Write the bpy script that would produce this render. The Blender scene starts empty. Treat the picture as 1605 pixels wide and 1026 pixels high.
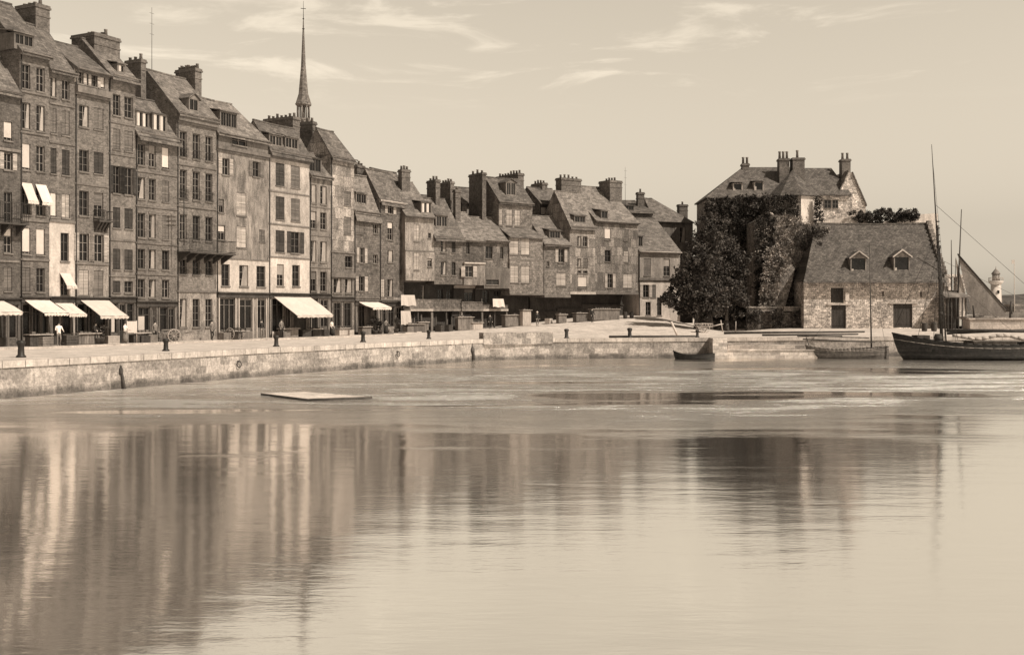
SUN_EL = 48; SUN_E = 3.5; SKY_S = .15; SKY_P = .8; EXPO = 0.6; CLOC = (4.3, -4.7, 4.1)
import bpy, bmesh, math, random
from mathutils import Vector, Matrix
R = random.Random(16)
C = bpy.context.scene.collection
FPX, CX, HY, EYE = 1720.0, 802.5, 485.0, 4.7   # focal (px), centre, horizon row, eye height above the water
WAT = 0.0
QZ = 1.95

def r_(px): return (px - CX) / FPX
def gp(px, Y): return Vector((r_(px) * Y, Y))
def zz(py, Y): return EYE + (HY - py) * Y / FPX

# ---------------------------------------------------------------- materials
def sep(v):
    v = max(0.0, min(1.0, v))
    return (v, v * 0.875, v * 0.79, 1.0)
MATS = {}
def nd(t, typ, **kw):
    n = t.nodes.new(typ)
    for k, v in kw.items():
        setattr(n, k, v)
    return n
def mat(name, v, kind='plaster', rough=0.85, c=0.35, scale=1.0, mp='wall', bump=0.25, bw=0.5, bh=0.22, mort=0.55, spec=0.2, jit=0.12):
    if name in MATS: return MATS[name]
    m = bpy.data.materials.new(name); m.use_nodes = True
    t = m.node_tree; b = t.nodes['Principled BSDF']; L = t.links.new
    b.inputs['Roughness'].default_value = rough
    b.inputs['Specular IOR Level'].default_value = spec
    tc = nd(t, 'ShaderNodeTexCoord'); sx = nd(t, 'ShaderNodeSeparateXYZ'); L(tc.outputs['Object'], sx.inputs[0])
    oi = nd(t, 'ShaderNodeObjectInfo')
    # large stains
    add = nd(t, 'ShaderNodeVectorMath', operation='ADD'); L(tc.outputs['Object'], add.inputs[0])
    rnd = nd(t, 'ShaderNodeMath', operation='MULTIPLY'); L(oi.outputs['Random'], rnd.inputs[0]); rnd.inputs[1].default_value = 90
    L(rnd.outputs[0], add.inputs[1])
    n1 = nd(t, 'ShaderNodeTexNoise'); n1.inputs['Scale'].default_value = 0.55 * scale; n1.inputs['Detail'].default_value = 9; n1.inputs['Roughness'].default_value = 0.68
    mpn = nd(t, 'ShaderNodeMapping'); mpn.inputs['Scale'].default_value = (1, 1, 0.5) if mp == 'wall' else (1, 1, 1)
    L(add.outputs[0], mpn.inputs[0]); L(mpn.outputs[0], n1.inputs['Vector'])
    n2 = nd(t, 'ShaderNodeTexNoise'); n2.inputs['Scale'].default_value = 6.5 * scale; n2.inputs['Detail'].default_value = 4; n2.inputs['Roughness'].default_value = 0.7
    L(add.outputs[0], n2.inputs['Vector'])
    mx = nd(t, 'ShaderNodeMath', operation='ADD'); L(n1.outputs['Fac'], mx.inputs[0]); L(n2.outputs['Fac'], mx.inputs[1])
    mr = nd(t, 'ShaderNodeMapRange'); L(mx.outputs[0], mr.inputs['Value'])
    mr.inputs['From Min'].default_value = 0.72; mr.inputs['From Max'].default_value = 1.28
    mr.inputs['To Min'].default_value = 1 - c; mr.inputs['To Max'].default_value = 1 + c
    n3 = nd(t, 'ShaderNodeTexNoise'); n3.inputs['Scale'].default_value = (1.3 if kind == 'plaster' else 3.4) * scale; n3.inputs['Detail'].default_value = 5; n3.inputs['Roughness'].default_value = 0.75; n3.inputs['Distortion'].default_value = .4
    mp3 = nd(t, 'ShaderNodeMapping'); mp3.inputs['Scale'].default_value = ((1, 1, .3) if kind == 'plaster' else (1, 1, .9)) if mp == 'wall' else (1, 1, .8); L(add.outputs[0], mp3.inputs[0]); L(mp3.outputs[0], n3.inputs['Vector'])
    r3 = nd(t, 'ShaderNodeMapRange'); L(n3.outputs['Fac'], r3.inputs['Value']); r3.inputs['From Min'].default_value = .34; r3.inputs['From Max'].default_value = .66; r3.inputs['To Min'].default_value = 1 - c * .8; r3.inputs['To Max'].default_value = 1 + c * .8
    mm = nd(t, 'ShaderNodeMath', operation='MULTIPLY'); L(mr.outputs[0], mm.inputs[0]); L(r3.outputs[0], mm.inputs[1])
    fac = mm.outputs[0]; h = n2.outputs['Fac']
    if kind in ('slate', 'brick', 'stone', 'ashlar'):
        cb = nd(t, 'ShaderNodeCombineXYZ')
        if mp == 'wall':
            a = nd(t, 'ShaderNodeMath', operation='ADD'); L(sx.outputs[0], a.inputs[0]); L(sx.outputs[1], a.inputs[1]); L(a.outputs[0], cb.inputs[0])
            L(sx.outputs[2], cb.inputs[1])
        else:
            L(sx.outputs[0], cb.inputs[0])
            a = nd(t, 'ShaderNodeMath', operation='MULTIPLY'); L(sx.outputs[2], a.inputs[0]); a.inputs[1].default_value = 1.4; L(a.outputs[0], cb.inputs[1])
        vec = cb.outputs[0]
        if kind == 'stone':
            wn = nd(t, 'ShaderNodeTexNoise'); wn.inputs['Scale'].default_value = 2.2; L(vec, wn.inputs['Vector'])
            vm = nd(t, 'ShaderNodeVectorMath', operation='MULTIPLY_ADD'); L(wn.outputs['Color'], vm.inputs[0]); vm.inputs[1].default_value = (.22, .22, 0); L(vec, vm.inputs[2]); vec = vm.outputs[0]
        br = nd(t, 'ShaderNodeTexBrick'); L(vec, br.inputs['Vector'])
        br.inputs['Scale'].default_value = 1.0; br.inputs['Brick Width'].default_value = bw; br.inputs['Row Height'].default_value = bh
        br.inputs['Mortar Size'].default_value = 0.018 if kind != 'stone' else .03; br.inputs['Mortar Smooth'].default_value = .3
        k = 0.32 if kind != 'stone' else .42
        br.inputs['Color1'].default_value = (1 - k,) * 3 + (1,); br.inputs['Color2'].default_value = (1 + k,) * 3 + (1,)
        br.inputs['Mortar'].default_value = (mort,) * 3 + (1,)
        m2 = nd(t, 'ShaderNodeMath', operation='MULTIPLY'); L(fac, m2.inputs[0]); L(br.outputs['Color'], m2.inputs[1]); fac = m2.outputs[0]
        m3 = nd(t, 'ShaderNodeMath', operation='MULTIPLY_ADD'); L(br.outputs['Color'], m3.inputs[0]); m3.inputs[1].default_value = .8; L(h, m3.inputs[2]); h = m3.outputs[0]
    if jit:
        j = nd(t, 'ShaderNodeMapRange'); L(oi.outputs['Random'], j.inputs['Value']); j.inputs['To Min'].default_value = 1 - jit; j.inputs['To Max'].default_value = 1 + jit
        m4 = nd(t, 'ShaderNodeMath', operation='MULTIPLY'); L(fac, m4.inputs[0]); L(j.outputs[0], m4.inputs[1]); fac = m4.outputs[0]
    col = nd(t, 'ShaderNodeVectorMath', operation='SCALE'); col.inputs[0].default_value = sep(v)[:3]; L(fac, col.inputs['Scale'])
    L(col.outputs[0], b.inputs['Base Color'])
    if bump:
        bp = nd(t, 'ShaderNodeBump'); bp.inputs['Strength'].default_value = bump; bp.inputs['Distance'].default_value = .04
        L(h, bp.inputs['Height']); L(bp.outputs[0], b.inputs['Normal'])
    MATS[name] = m; return m

# ---------------------------------------------------------------- mesh helpers
class MB:
    def __init__(s): s.v = []; s.f = []; s.m = []; s.smooth = []
    def poly(s, pts, m=0, sm=False):
        i = len(s.v); s.v += [tuple(p) for p in pts]; s.f.append(tuple(range(i, i + len(pts)))); s.m.append(m); s.smooth.append(sm)
    def box(s, x0, x1, y0, y1, z0, z1, m=0):
        if x1 < x0: x0, x1 = x1, x0
        if y1 < y0: y0, y1 = y1, y0
        if z1 < z0: z0, z1 = z1, z0
        i = len(s.v)
        s.v += [(x0,y0,z0),(x1,y0,z0),(x1,y1,z0),(x0,y1,z0),(x0,y0,z1),(x1,y0,z1),(x1,y1,z1),(x0,y1,z1)]
        for f in ((0,3,2,1),(4,5,6,7),(0,1,5,4),(1,2,6,5),(2,3,7,6),(3,0,4,7)):
            s.f.append(tuple(i + k for k in f)); s.m.append(m); s.smooth.append(False)
    def tube(s, p0, p1, r0, r1=None, n=8, m=0):
        if r1 is None: r1 = r0
        p0 = Vector(p0); p1 = Vector(p1); d = (p1 - p0).normalized()
        a = d.orthogonal().normalized(); b = d.cross(a); i = len(s.v)
        for p, r in ((p0, r0), (p1, r1)):
            for k in range(n):
                t = 2 * math.pi * k / n; s.v.append(tuple(p + (a * math.cos(t) + b * math.sin(t)) * r))
        for k in range(n):
            s.f.append((i + k, i + (k + 1) % n, i + n + (k + 1) % n, i + n + k)); s.m.append(m); s.smooth.append(True)
        s.f.append(tuple(i + k for k in reversed(range(n)))); s.m.append(m); s.smooth.append(False)
        s.f.append(tuple(i + n + k for k in range(n))); s.m.append(m); s.smooth.append(False)
    def lathe(s, prof, cx=0, cy=0, n=16, m=0):
        i = len(s.v); k = len(prof)
        for r, z in prof:
            for j in range(n):
                t = 2 * math.pi * j / n; s.v.append((cx + r * math.cos(t), cy + r * math.sin(t), z))
        for a in range(k - 1):
            for j in range(n):
                s.f.append((i + a*n + j, i + a*n + (j+1) % n, i + (a+1)*n + (j+1) % n, i + (a+1)*n + j)); s.m.append(m); s.smooth.append(True)
        s.f.append(tuple(i + j for j in reversed(range(n)))); s.m.append(m); s.smooth.append(False)
        s.f.append(tuple(i + (k-1)*n + j for j in range(n))); s.m.append(m); s.smooth.append(False)
    def build(s, name, mats, parent=None):
        me = bpy.data.meshes.new(name); me.from_pydata(s.v, [], s.f)
        if not isinstance(mats, (list, tuple)): mats = [mats]
        for x in mats: me.materials.append(x)
        me.polygons.foreach_set('material_index', s.m); me.polygons.foreach_set('use_smooth', s.smooth); me.update()
        o = bpy.data.objects.new(name, me); C.objects.link(o)
        if parent: o.parent = parent
        return o
def tag(o, label=None, cat=None, group=None, kind=None):
    if label: o['label'] = label
    if cat: o['category'] = cat
    if group: o['group'] = group
    if kind: o['kind'] = kind
    return o
def empty(name, loc, rz=0.0, label=None, cat=None, group=None):
    o = bpy.data.objects.new(name, None); C.objects.link(o); o.location = loc; o.rotation_euler = (0, 0, rz)
    o.empty_display_size = .3
    return tag(o, label, cat, group)
def copy_tree(o, parent=None):
    c = o.copy(); C.objects.link(c)
    if parent: c.parent = parent
    for ch in o.children: copy_tree(ch, c)
    return c

# palette
M_GLASS = mat('window_glass', .010, 'plaster', rough=.25, c=.5, bump=0, spec=.3)
M_FRAME = mat('painted_frame', .17, 'plaster', c=.2, bump=0, jit=.3)
M_FRAMED = mat('dark_frame', .10, 'plaster', c=.2, bump=0, jit=.3)
M_BLIND = mat('white_blind', .48, 'plaster', c=.1, bump=0)
M_CURT = mat('curtain_cloth', .26, 'plaster', c=.25, bump=0, scale=2)
M_SHL = mat('light_shutter', .34, 'slate', c=.12, bw=3, bh=.11, mort=.6)
M_SHM = mat('grey_shutter', .13, 'slate', c=.2, bw=3, bh=.11, mort=.5)
M_SHD = mat('dark_shutter', .045, 'slate', c=.25, bw=3, bh=.11, mort=.5)
M_AWN = mat('awning_canvas', .55, 'plaster', c=.09, bump=.05)
M_IRON = mat('dark_iron', .03, 'plaster', rough=.5, c=.3, bump=0)
M_WOODD = mat('dark_timber', .055, 'plaster', c=.4)
M_WOOD = mat('weathered_timber', .17, 'plaster', c=.4, scale=2)
M_WOODL = mat('pale_timber', .38, 'plaster', c=.25, scale=2)
M_BRICK = mat('chimney_brick', .10, 'brick', c=.45, bw=.24, bh=.09, mort=1.2)
M_POT = mat('chimney_clay', .16, 'plaster', c=.3)
M_COR = mat('cornice_stone', .13, 'plaster', c=.35)
M_SHOPD = mat('shop_joinery', .05, 'plaster', c=.4)
M_SHOPM = mat('shop_panelling', .11, 'plaster', c=.35)
M_ROOF = mat('slate_roof', .11, 'slate', c=.42, mp='roof', bw=.5, bh=.30, mort=.62, scale=1.3, jit=.18)
M_ROOFL = mat('pale_slate_roof', .145, 'slate', c=.42, mp='roof', bw=.5, bh=.30, mort=.62, scale=1.3, jit=.12)
M_ROOFT = mat('tile_roof', .10, 'slate', c=.45, mp='roof', bw=.34, bh=.26, mort=.5, scale=1.5, jit=.08)
WALLM = {
 'br': mat('brick_facade', 0.114, 'brick', c=.42, bw=.28, bh=.10, mort=1.25, jit=.28),
 'bd': mat('dark_brick_facade', 0.090, 'brick', c=.42, bw=.28, bh=.10, mort=1.25, jit=.28),
 'sl': mat('slate_hung_facade', 0.138, 'slate', c=.42, bw=.34, bh=.22, mort=.6, jit=.28),
 'sd': mat('dark_slate_hung_facade', 0.102, 'slate', c=.4, bw=.34, bh=.22, mort=.6, jit=.28),
 'pl': mat('grey_render_facade', 0.204, 'plaster', c=.6, scale=1.5, jit=.28),
 'pm': mat('mid_render_facade', 0.150, 'plaster', c=.45, scale=1.5, jit=.28),
 'pw': mat('white_render_facade', .40, 'plaster', c=.3),
 'pp': mat('pale_render_facade', 0.225, 'plaster', c=.4, jit=.28),
 'st': mat('rubble_facade', .36, 'stone', c=.5, bw=.55, bh=.3, mort=.7),
 'tf': mat('timber_framed_facade', 0.174, 'stone', c=.65, bw=.9, bh=1.1, mort=.5, scale=2.0, jit=.28),
 'sh': mat('shaded_recess_wall', .05, 'plaster', c=.4),  # shade under the jetties is put into this near-black wall colour
}
# ---------------------------------------------------------------- terrace house builder
def sst(a, b, x):
    t = max(0, min(1, (x - a) / (b - a))); return t * t * (3 - 2 * t)
def ground(X, Y):
    ra = sst(110, 142, Y) * sst(-12, 12, X) * (1 - sst(17, 27, X)) * 2.0
    rb = sst(112, 124, Y) * (1 - sst(-12, 12, X)) * .25
    rc = sst(112, 130, Y) * sst(26, 34, X) * .45
    return QZ + ra + rb + rc
LA0 = Vector((-36.0, 77.0)); UA = Vector((.53, 1)).normalized()
LB0 = Vector((-11.8, 121.0)); UB = (Vector((16.07, 140)) - LB0).normalized()

class Frame:
    def __init__(s, L0, u, px0, px1, back=0.0):
        s.u = u; s.v = Vector((-u.y, u.x)); L0 = L0 + s.v * back
        s.O = L0 + u * s._s(L0, px0, 0); s.w = s._s(L0, px1, 0) - s._s(L0, px0, 0)
        s.px0, s.px1 = px0, px1
        mid = s.O + u * s.w * .5; s.g = ground(mid.x, mid.y)
    def _s(s, L, px, d):
        P = L + s.v * d; r = r_(px); return (r * P.y - P.x) / (s.u.x - r * s.u.y)
    def S(s, px, d=0): return s._s(s.O, px, d)
    def D(s, px, ss):
        P = s.O + s.u * ss; r = r_(px); return (r * P.y - P.x) / (s.v.x - r * s.v.y)
    def Z(s, py, ss, d=0):
        P = s.O + s.u * ss + s.v * d; return zz(py, P.y) - s.g
    def ang(s): return math.atan2(s.u.y, s.u.x)

def window(root, x0, x1, z0, z1, y, typ, arch=False, lab=None):
    """one window: frame with mullions > pane / curtain / sill ; shutters, railing as further parts"""
    w = x1 - x0; h = z1 - z0; dp = y + .16
    f = MB()
    if typ in 'kskS':
        m = {'k': M_SHD, 's': M_SHM, 'S': M_SHL}[typ]
        for a, b in ((x0 + .02, (x0 + x1) / 2 - .015), ((x0 + x1) / 2 + .015, x1 - .02)):
            q = MB(); q.box(a, b, y + .05, y + .09, z0 + .02, z1 - .02)
            for zc in (z0 + .06, (z0 + z1) / 2, z1 - .1): q.box(a + .03, b - .03, y + .035, y + .048, zc, zc + .06)
            q.build('shutter', m, root)
        f.box(x0 - .05, x1 + .05, y - .08, y + .04, z0 - .11, z0 - .012); f.build('sill', M_COR, root); return
    if typ == 'w':
        q = MB(); q.box(x0 + .03, x1 - .03, y + .07, y + .1, z0 + .02 + R.random() * .15 * h, z1 - .02); q.build('blind', M_BLIND, root)
    fm = M_FRAMED if typ in 'nEeh' else M_FRAME
    t = .055
    f.box(x0, x0 + t, dp - .03, dp + .03, z0, z1); f.box(x1 - t, x1, dp - .03, dp + .03, z0, z1)
    f.box(x0 + t, x1 - t, dp - .03, dp + .03, z0, z0 + t); f.box(x0 + t, x1 - t, dp - .03, dp + .03, z1 - t, z1)
    xc = (x0 + x1) / 2; f.box(xc - .03, xc + .03, dp - .025, dp + .025, z0 + t, z1 - t)
    nb = max(2, int(h / .55))
    for k in range(1, nb):
        zc = z0 + h * k / nb
        f.box(x0 + t, xc - .03, dp - .02, dp + .02, zc - .018, zc + .018); f.box(xc + .03, x1 - t, dp - .02, dp + .02, zc - .018, zc + .018)
    fo = f.build('window', fm, root)
    p = MB(); p.box(x0 + .03, x1 - .03, dp + .032, dp + .042, z0 + .03, z1 - .03); p.build('pane', M_GLASS, fo)
    s = MB(); s.box(x0 - .06, x1 + .06, y - .09, y + .03, z0 - .12, z0 - .012); s.build('sill', M_COR, fo)
    if typ in 'cnb' and R.random() < .22:
        c = MB(); c.box(x0 + .07, x1 - .07, dp - .06, dp - .045, z1 - h * R.uniform(.2, .55), z1 - .06); c.build('roller_blind', R.choice((M_CURT, M_BLIND, M_SHM)), fo)
    elif typ in 'cC' and R.random() < (.42 if typ == 'c' else .8):
        c = MB(); a = x0 + w * R.choice((.35, .5, .6, .7))
        c.poly([(a, dp - .05, z1 - .05), (x0 + w * R.uniform(.25, .55), dp - .05, z0 + .06), (x1 - .06, dp - .05, z0 + .06), (x1 - .06, dp - .05, z1 - .05)])
        c.poly([(a, dp - .04, z1 - .05), (x1 - .06, dp - .04, z1 - .05), (x1 - .06, dp - .04, z0 + .06), (a, dp - .04, z0 + .06)])
        c.build('curtain', M_CURT, fo)
    if typ in 'DEF':
        m = {'D': M_SHL, 'E': M_SHD, 'F': M_SHM}[typ]; sw = min(w * .5, .55)
        for a in (x0 - sw - .03, x1 + .03):
            q = MB(); q.box(a, a + sw, y - .06, y - .02, z0, z1)
            for zc in (z0 + .1, (z0 + z1) / 2, z1 - .16): q.box(a + .03, a + sw - .03, y - .078, y - .063, zc, zc + .06)
            q.build('shutter', m, root)
    if typ in 'bh':
        b = MB(); hh = h * .3
        b.box(x0 - .05, x1 + .05, y - .16, y - .13, z0 + hh, z0 + hh + .04); b.box(x0 - .05, x1 + .05, y - .16, y - .13, z0 + .02, z0 + .05)
        n = 7
        for k in range(n + 1):
            xx = x0 - .05 + (w + .08) * k / n; b.box(xx, xx + .02, y - .155, y - .135, z0 + .05, z0 + hh)
        b.build('railing', M_IRON, root)
    if arch:
        a = MB(); a.box(x0 - .08, x1 + .08, y - .05, y + .02, z1 + .01, z1 + .18); a.box(xc - .1, xc + .1, y - .08, y - .052, z1 + .0, z1 + .22); a.build('lintel', M_COR, root)
    if typ == 'a':
        awning(root, x0 - .1, x1 + .1, z1 + .1, y, .8, h * .62, name='window_awning')

def awning(root, x0, x1, zt, y, proj, drop, name='awning', val=.22, side=True):
    q = MB(); n = 16; ph = R.random() * 6
    pts = []
    for k in range(n + 1):
        x = x0 + (x1 - x0) * k / n; sag = .05 * math.sin(k * 1.3 + ph) + .04 * math.sin(k * .5 + ph) + .05
        pts.append(((x, y - .03, zt), (x, y - proj * .55, zt - drop * .52 - sag), (x, y - proj, zt - drop - sag * .4), (x + R.uniform(-.02, .02), y - proj + R.uniform(-.03, .05), zt - drop - val * (1 if k % 2 else .72))))
    for k in range(n):
        for j in range(3):
            q.poly([pts[k][j], pts[k][j+1], pts[k+1][j+1], pts[k+1][j]])
            a = [Vector(p) + Vector((0, .02, -.03)) for p in (pts[k][j], pts[k+1][j], pts[k+1][j+1], pts[k][j+1])]; q.poly(a)
    o = q.build(name, M_AWN, root)
    a = MB()
    for x in (x0 + .04, x1 - .04):
        a.tube((x, y - .03, zt - drop - .25), (x, y - proj + .04, zt - drop - .03), .018, n=5)
    a.tube((x0, y - proj + .02, zt - drop - .02), (x1, y - proj + .02, zt - drop - .02), .022, n=5)
    a.build('awning_arm', M_IRON, o)
    return o

def chimney(root, fr, spec, z_ref):
    x0, xs, x1, yt, yb = spec[:5]; d = spec[5]; npot = spec[6] if len(spec) > 6 else 3
    ss = fr.S(xs, d); dd = max(.55, fr.D(x0, ss) - d) if x0 < xs else .8; ww = max(.5, fr.S(x1, d) - ss)
    dd = min(dd, 5)
    zt = fr.Z(yt, ss, d); zb = min(fr.Z(yb, ss, d) - 2.2, z_ref)
    q = MB(); q.box(ss, ss + ww, d, d + dd, zb, zt - .3)
    q.box(ss - .09, ss + ww + .09, d - .09, d + dd + .09, zt - .3, zt - .16); q.box(ss - .04, ss + ww + .04, d - .04, d + dd + .04, zt - .16, zt)
    q.box(ss - .05, ss + ww + .05, d - .05, d + dd + .05, zt - .95, zt - .85)
    c = q.build('chimney', M_BRICK, root)
    for k in range(npot):
        if dd > ww: px_, py_ = ss + ww * .5, d + dd * (k + .5) / npot
        else: px_, py_ = ss + ww * (k + .5) / npot, d + dd * .5
        h = R.choice((.3, .42, .5)); p = MB(); p.lathe([(.15, zt + .002), (.12, zt + h * .8), (.15, zt + h * .85), (.14, zt + h), (.09, zt + h)], px_, py_, n=9); p.build('chimney_pot', M_POT, c)

def dormer(root, fr, spec, roof):
    """spec: x0,x1,ytop,ybot,d,kind,win"""
    x0, x1, yt, yb, d, kind, typ = spec
    ze, de, zr, dr = roof; slope = (zr - ze) / max(.1, dr - de); best = 1e9; d0 = d
    for k in range(40):       # slide the dormer up the slope until its foot meets the measured row
        dd = de + .1 + k * (dr - de - .5) / 40; m_ = fr.S((x0 + x1) / 2, dd); e = abs(fr.Z(yb, m_, dd) - (ze + (dd - de) * slope + .1))
        if e < best: best, d0 = e, dd
    d = d0; a, b = fr.S(x0, d), fr.S(x1, d); mid = (a + b) / 2
    zroof = ze + (d - de) * slope; zt = max(fr.Z(yt, mid, d), zroof + 1.15); zb = zroof + .08
    def dep(z): return min(de + (z - ze) / slope, dr + .5)
    q = MB(); wt = zt - .35; y1 = max(dep(wt), d + .4)
    h = wt - zb
    fx0, fx1 = a + .1, b - .1; fz0, fz1 = zb + .08, wt - .07
    # front with opening
    q.box(a, fx0, d, d + .12, zb - .3, wt); q.box(fx1, b, d, d + .12, zb - .3, wt); q.box(fx0, fx1, d, d + .12, zb - .3, fz0); q.box(fx0, fx1, d, d + .12, fz1, wt)
    # cheeks
    for x in (a, b - .1):
        q.box(x + .001, x + .099, d + .121, y1 + .6, zb - .3, wt - .002)
    if kind == 'g':
        q.poly([(a, d, wt), (b, d, wt), (mid, d, zt)])
    dm = q.build('dormer', M_COR if typ != 'x' else M_WOOD, root)
    rf = MB(); ov = .14; y2 = max(dep(zt), y1) + .5
    if kind == 'g':
        for sx, ex in ((a - ov, mid), (b + ov, mid)):
            p = [(sx, d - ov, wt - .1), (ex, d - ov, zt + .06), (ex, y2, zt + .06), (sx, y2, wt - .1)]
            p2 = [(x, y, z + .07) for x, y, z in p]
            if sx < ex: p = p[::-1]
            else: p2 = p2[::-1]
            rf.poly(p); rf.poly(p2); 
            f0, f1 = (sx, d - ov, wt - .1), (ex, d - ov, zt + .06)
            rf.poly([f0, f1, (f1[0], f1[1], f1[2] + .07), (f0[0], f0[1], f0[2] + .07)])
            rf.poly([(sx, d - ov, wt - .1), (sx, y2, wt - .1), (sx, y2, wt - .03), (sx, d - ov, wt - .03)])
    elif kind == 'h':   # hipped
        e = [(a - ov, d - ov, wt - .03), (b + ov, d - ov, wt - .03), (b + ov, y2, wt - .03), (a - ov, y2, wt - .03)]
        r0, r1 = (mid, d + (b - a) * .45, zt), (mid, y2, zt)
        rf.poly([e[0], e[1], r0]); rf.poly([e[1], e[2], r1, r0]); rf.poly([e[3], e[0], r0, r1]); rf.poly(e[::-1])
    else:               # shed
        zb2 = ze + (y2 - de) * slope
        for dz in (0, .08):
            p = [(a - ov, d - ov, wt + dz), (b + ov, d - ov, wt + dz), (b + ov, y2 + .3, zt + .1 + dz), (a - ov, y2 + .3, zt + .1 + dz)]
            rf.poly(p if dz else p[::-1])
        rf.poly([(a - ov, d - ov, wt), (b + ov, d - ov, wt), (b + ov, d - ov, wt + .08), (a - ov, d - ov, wt + .08)])
        for x in (a - ov, b + ov): rf.poly([(x, d - ov, wt), (x, d - ov, wt + .08), (x, y2 + .3, zt + .18), (x, y2 + .3, zt + .1)])
        q2 = 0
    rf.build('dormer_roof', M_ROOF, dm)
    t = .05; w = MB(); dp = d + .06
    n = max(1, round((fx1 - fx0) / .75)); sw = (fx1 - fx0) / n
    for k in range(n):
        u0 = fx0 + sw * k; u1 = u0 + sw
        w.box(u0, u0 + t, dp - .03, dp + .03, fz0, fz1); w.box(u1 - t, u1, dp - .03, dp + .03, fz0, fz1)
        w.box(u0 + t, u1 - t, dp - .025, dp + .025, fz0, fz0 + t); w.box(u0 + t, u1 - t, dp - .025, dp + .025, fz1 - t, fz1)
        um = (u0 + u1) / 2; w.box(um - .02, um + .02, dp - .02, dp + .02, fz0 + t, fz1 - t)
    w.build('window_frame', M_FRAMED if typ in 'nx' else M_FRAME, dm)
    p = MB(); p.box(fx0 + .01, fx1 - .01, dp + .034, dp + .05, fz0 + .01, fz1 - .01)
    p.build('pane', M_GLASS, dm)
    if typ == 'w':
        c = MB()
        for k in range(n):
            u0 = fx0 + sw * k; c.box(u0 + sw * .1, u0 + sw * .5, dp - .045, dp - .032, fz0 + .05, fz1 - .05)
        c.build('curtain', M_BLIND, dm)

def roof_mesh(w, de, ze, dr, zr, db, zb, ov, hipL, hipR, vl=.06, t=.14):
    q = MB(); sl = (zr - ze) / (dr - de); yf = de - ov; zf = ze - ov * sl + .1; yb_ = db + .2; zbk = zb - .2 * (zr - zb) / (db - dr) + .1
    zt = zr + .1
    FL, FR, BL, BR = (-vl, yf, zf), (w + vl, yf, zf), (-vl, yb_, zbk), (w + vl, yb_, zbk)
    RL, RR = (hipL if hipL else -vl, dr, zt), (w - hipR if hipR else w + vl, dr, zt)
    dn = lambda p: (p[0], p[1], p[2] - t)
    # front slope subdivided with a slight sag so that old roofs are not dead flat
    nx, ny = max(4, int(w / .8)), 5; g = {}
    for i in range(nx + 1):
        for j in range(ny + 1):
            a = i / nx; b = j / ny
            p = Vector(FL).lerp(Vector(FR), a).lerp(Vector(RL).lerp(Vector(RR), a), b)
            if j < ny: p.z += (R.random() - .5) * .035 - .07 * math.sin(a * math.pi) * math.sin(b * math.pi) * min(1, w / 6)
            else: p.z -= .06 * math.sin(a * math.pi) * min(1, w / 6)
            g[i, j] = tuple(p)
    for i in range(nx):
        for j in range(ny): q.poly([g[i, j], g[i+1, j], g[i+1, j+1], g[i, j+1]])
        q.poly([g[i+1, 0], g[i, 0], dn(g[i, 0]), dn(g[i+1, 0])])
    q.poly([BR, BL, RL, RR])
    q.poly([dn(FR), dn(FL), dn(RL), dn(RR)]); q.poly([dn(BL), dn(BR), dn(RR), dn(RL)])
    if hipL: q.poly([BL, FL, RL])
    else: q.poly([FL, RL, dn(RL), dn(FL)]); q.poly([RL, BL, dn(BL), dn(RL)])
    if hipR: q.poly([FR, BR, RR])
    else: q.poly([RR, FR, dn(FR), dn(RR)]); q.poly([BR, RR, dn(RR), dn(BR)])
    # ridge tiles
    n = max(3, int((RR[0] - RL[0]) / .4)); L_ = RR[0] - RL[0]
    for k in range(n):
        a = RL[0] + L_ * k / n; q.box(a + .01, a + L_ / n - .01, dr - .11, dr + .11, zt - .05 - .06 * math.sin((k + .5) / n * math.pi) * min(1, w / 6), zt + .07 - .06 * math.sin((k + .5) / n * math.pi) * min(1, w / 6))
    return q

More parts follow.
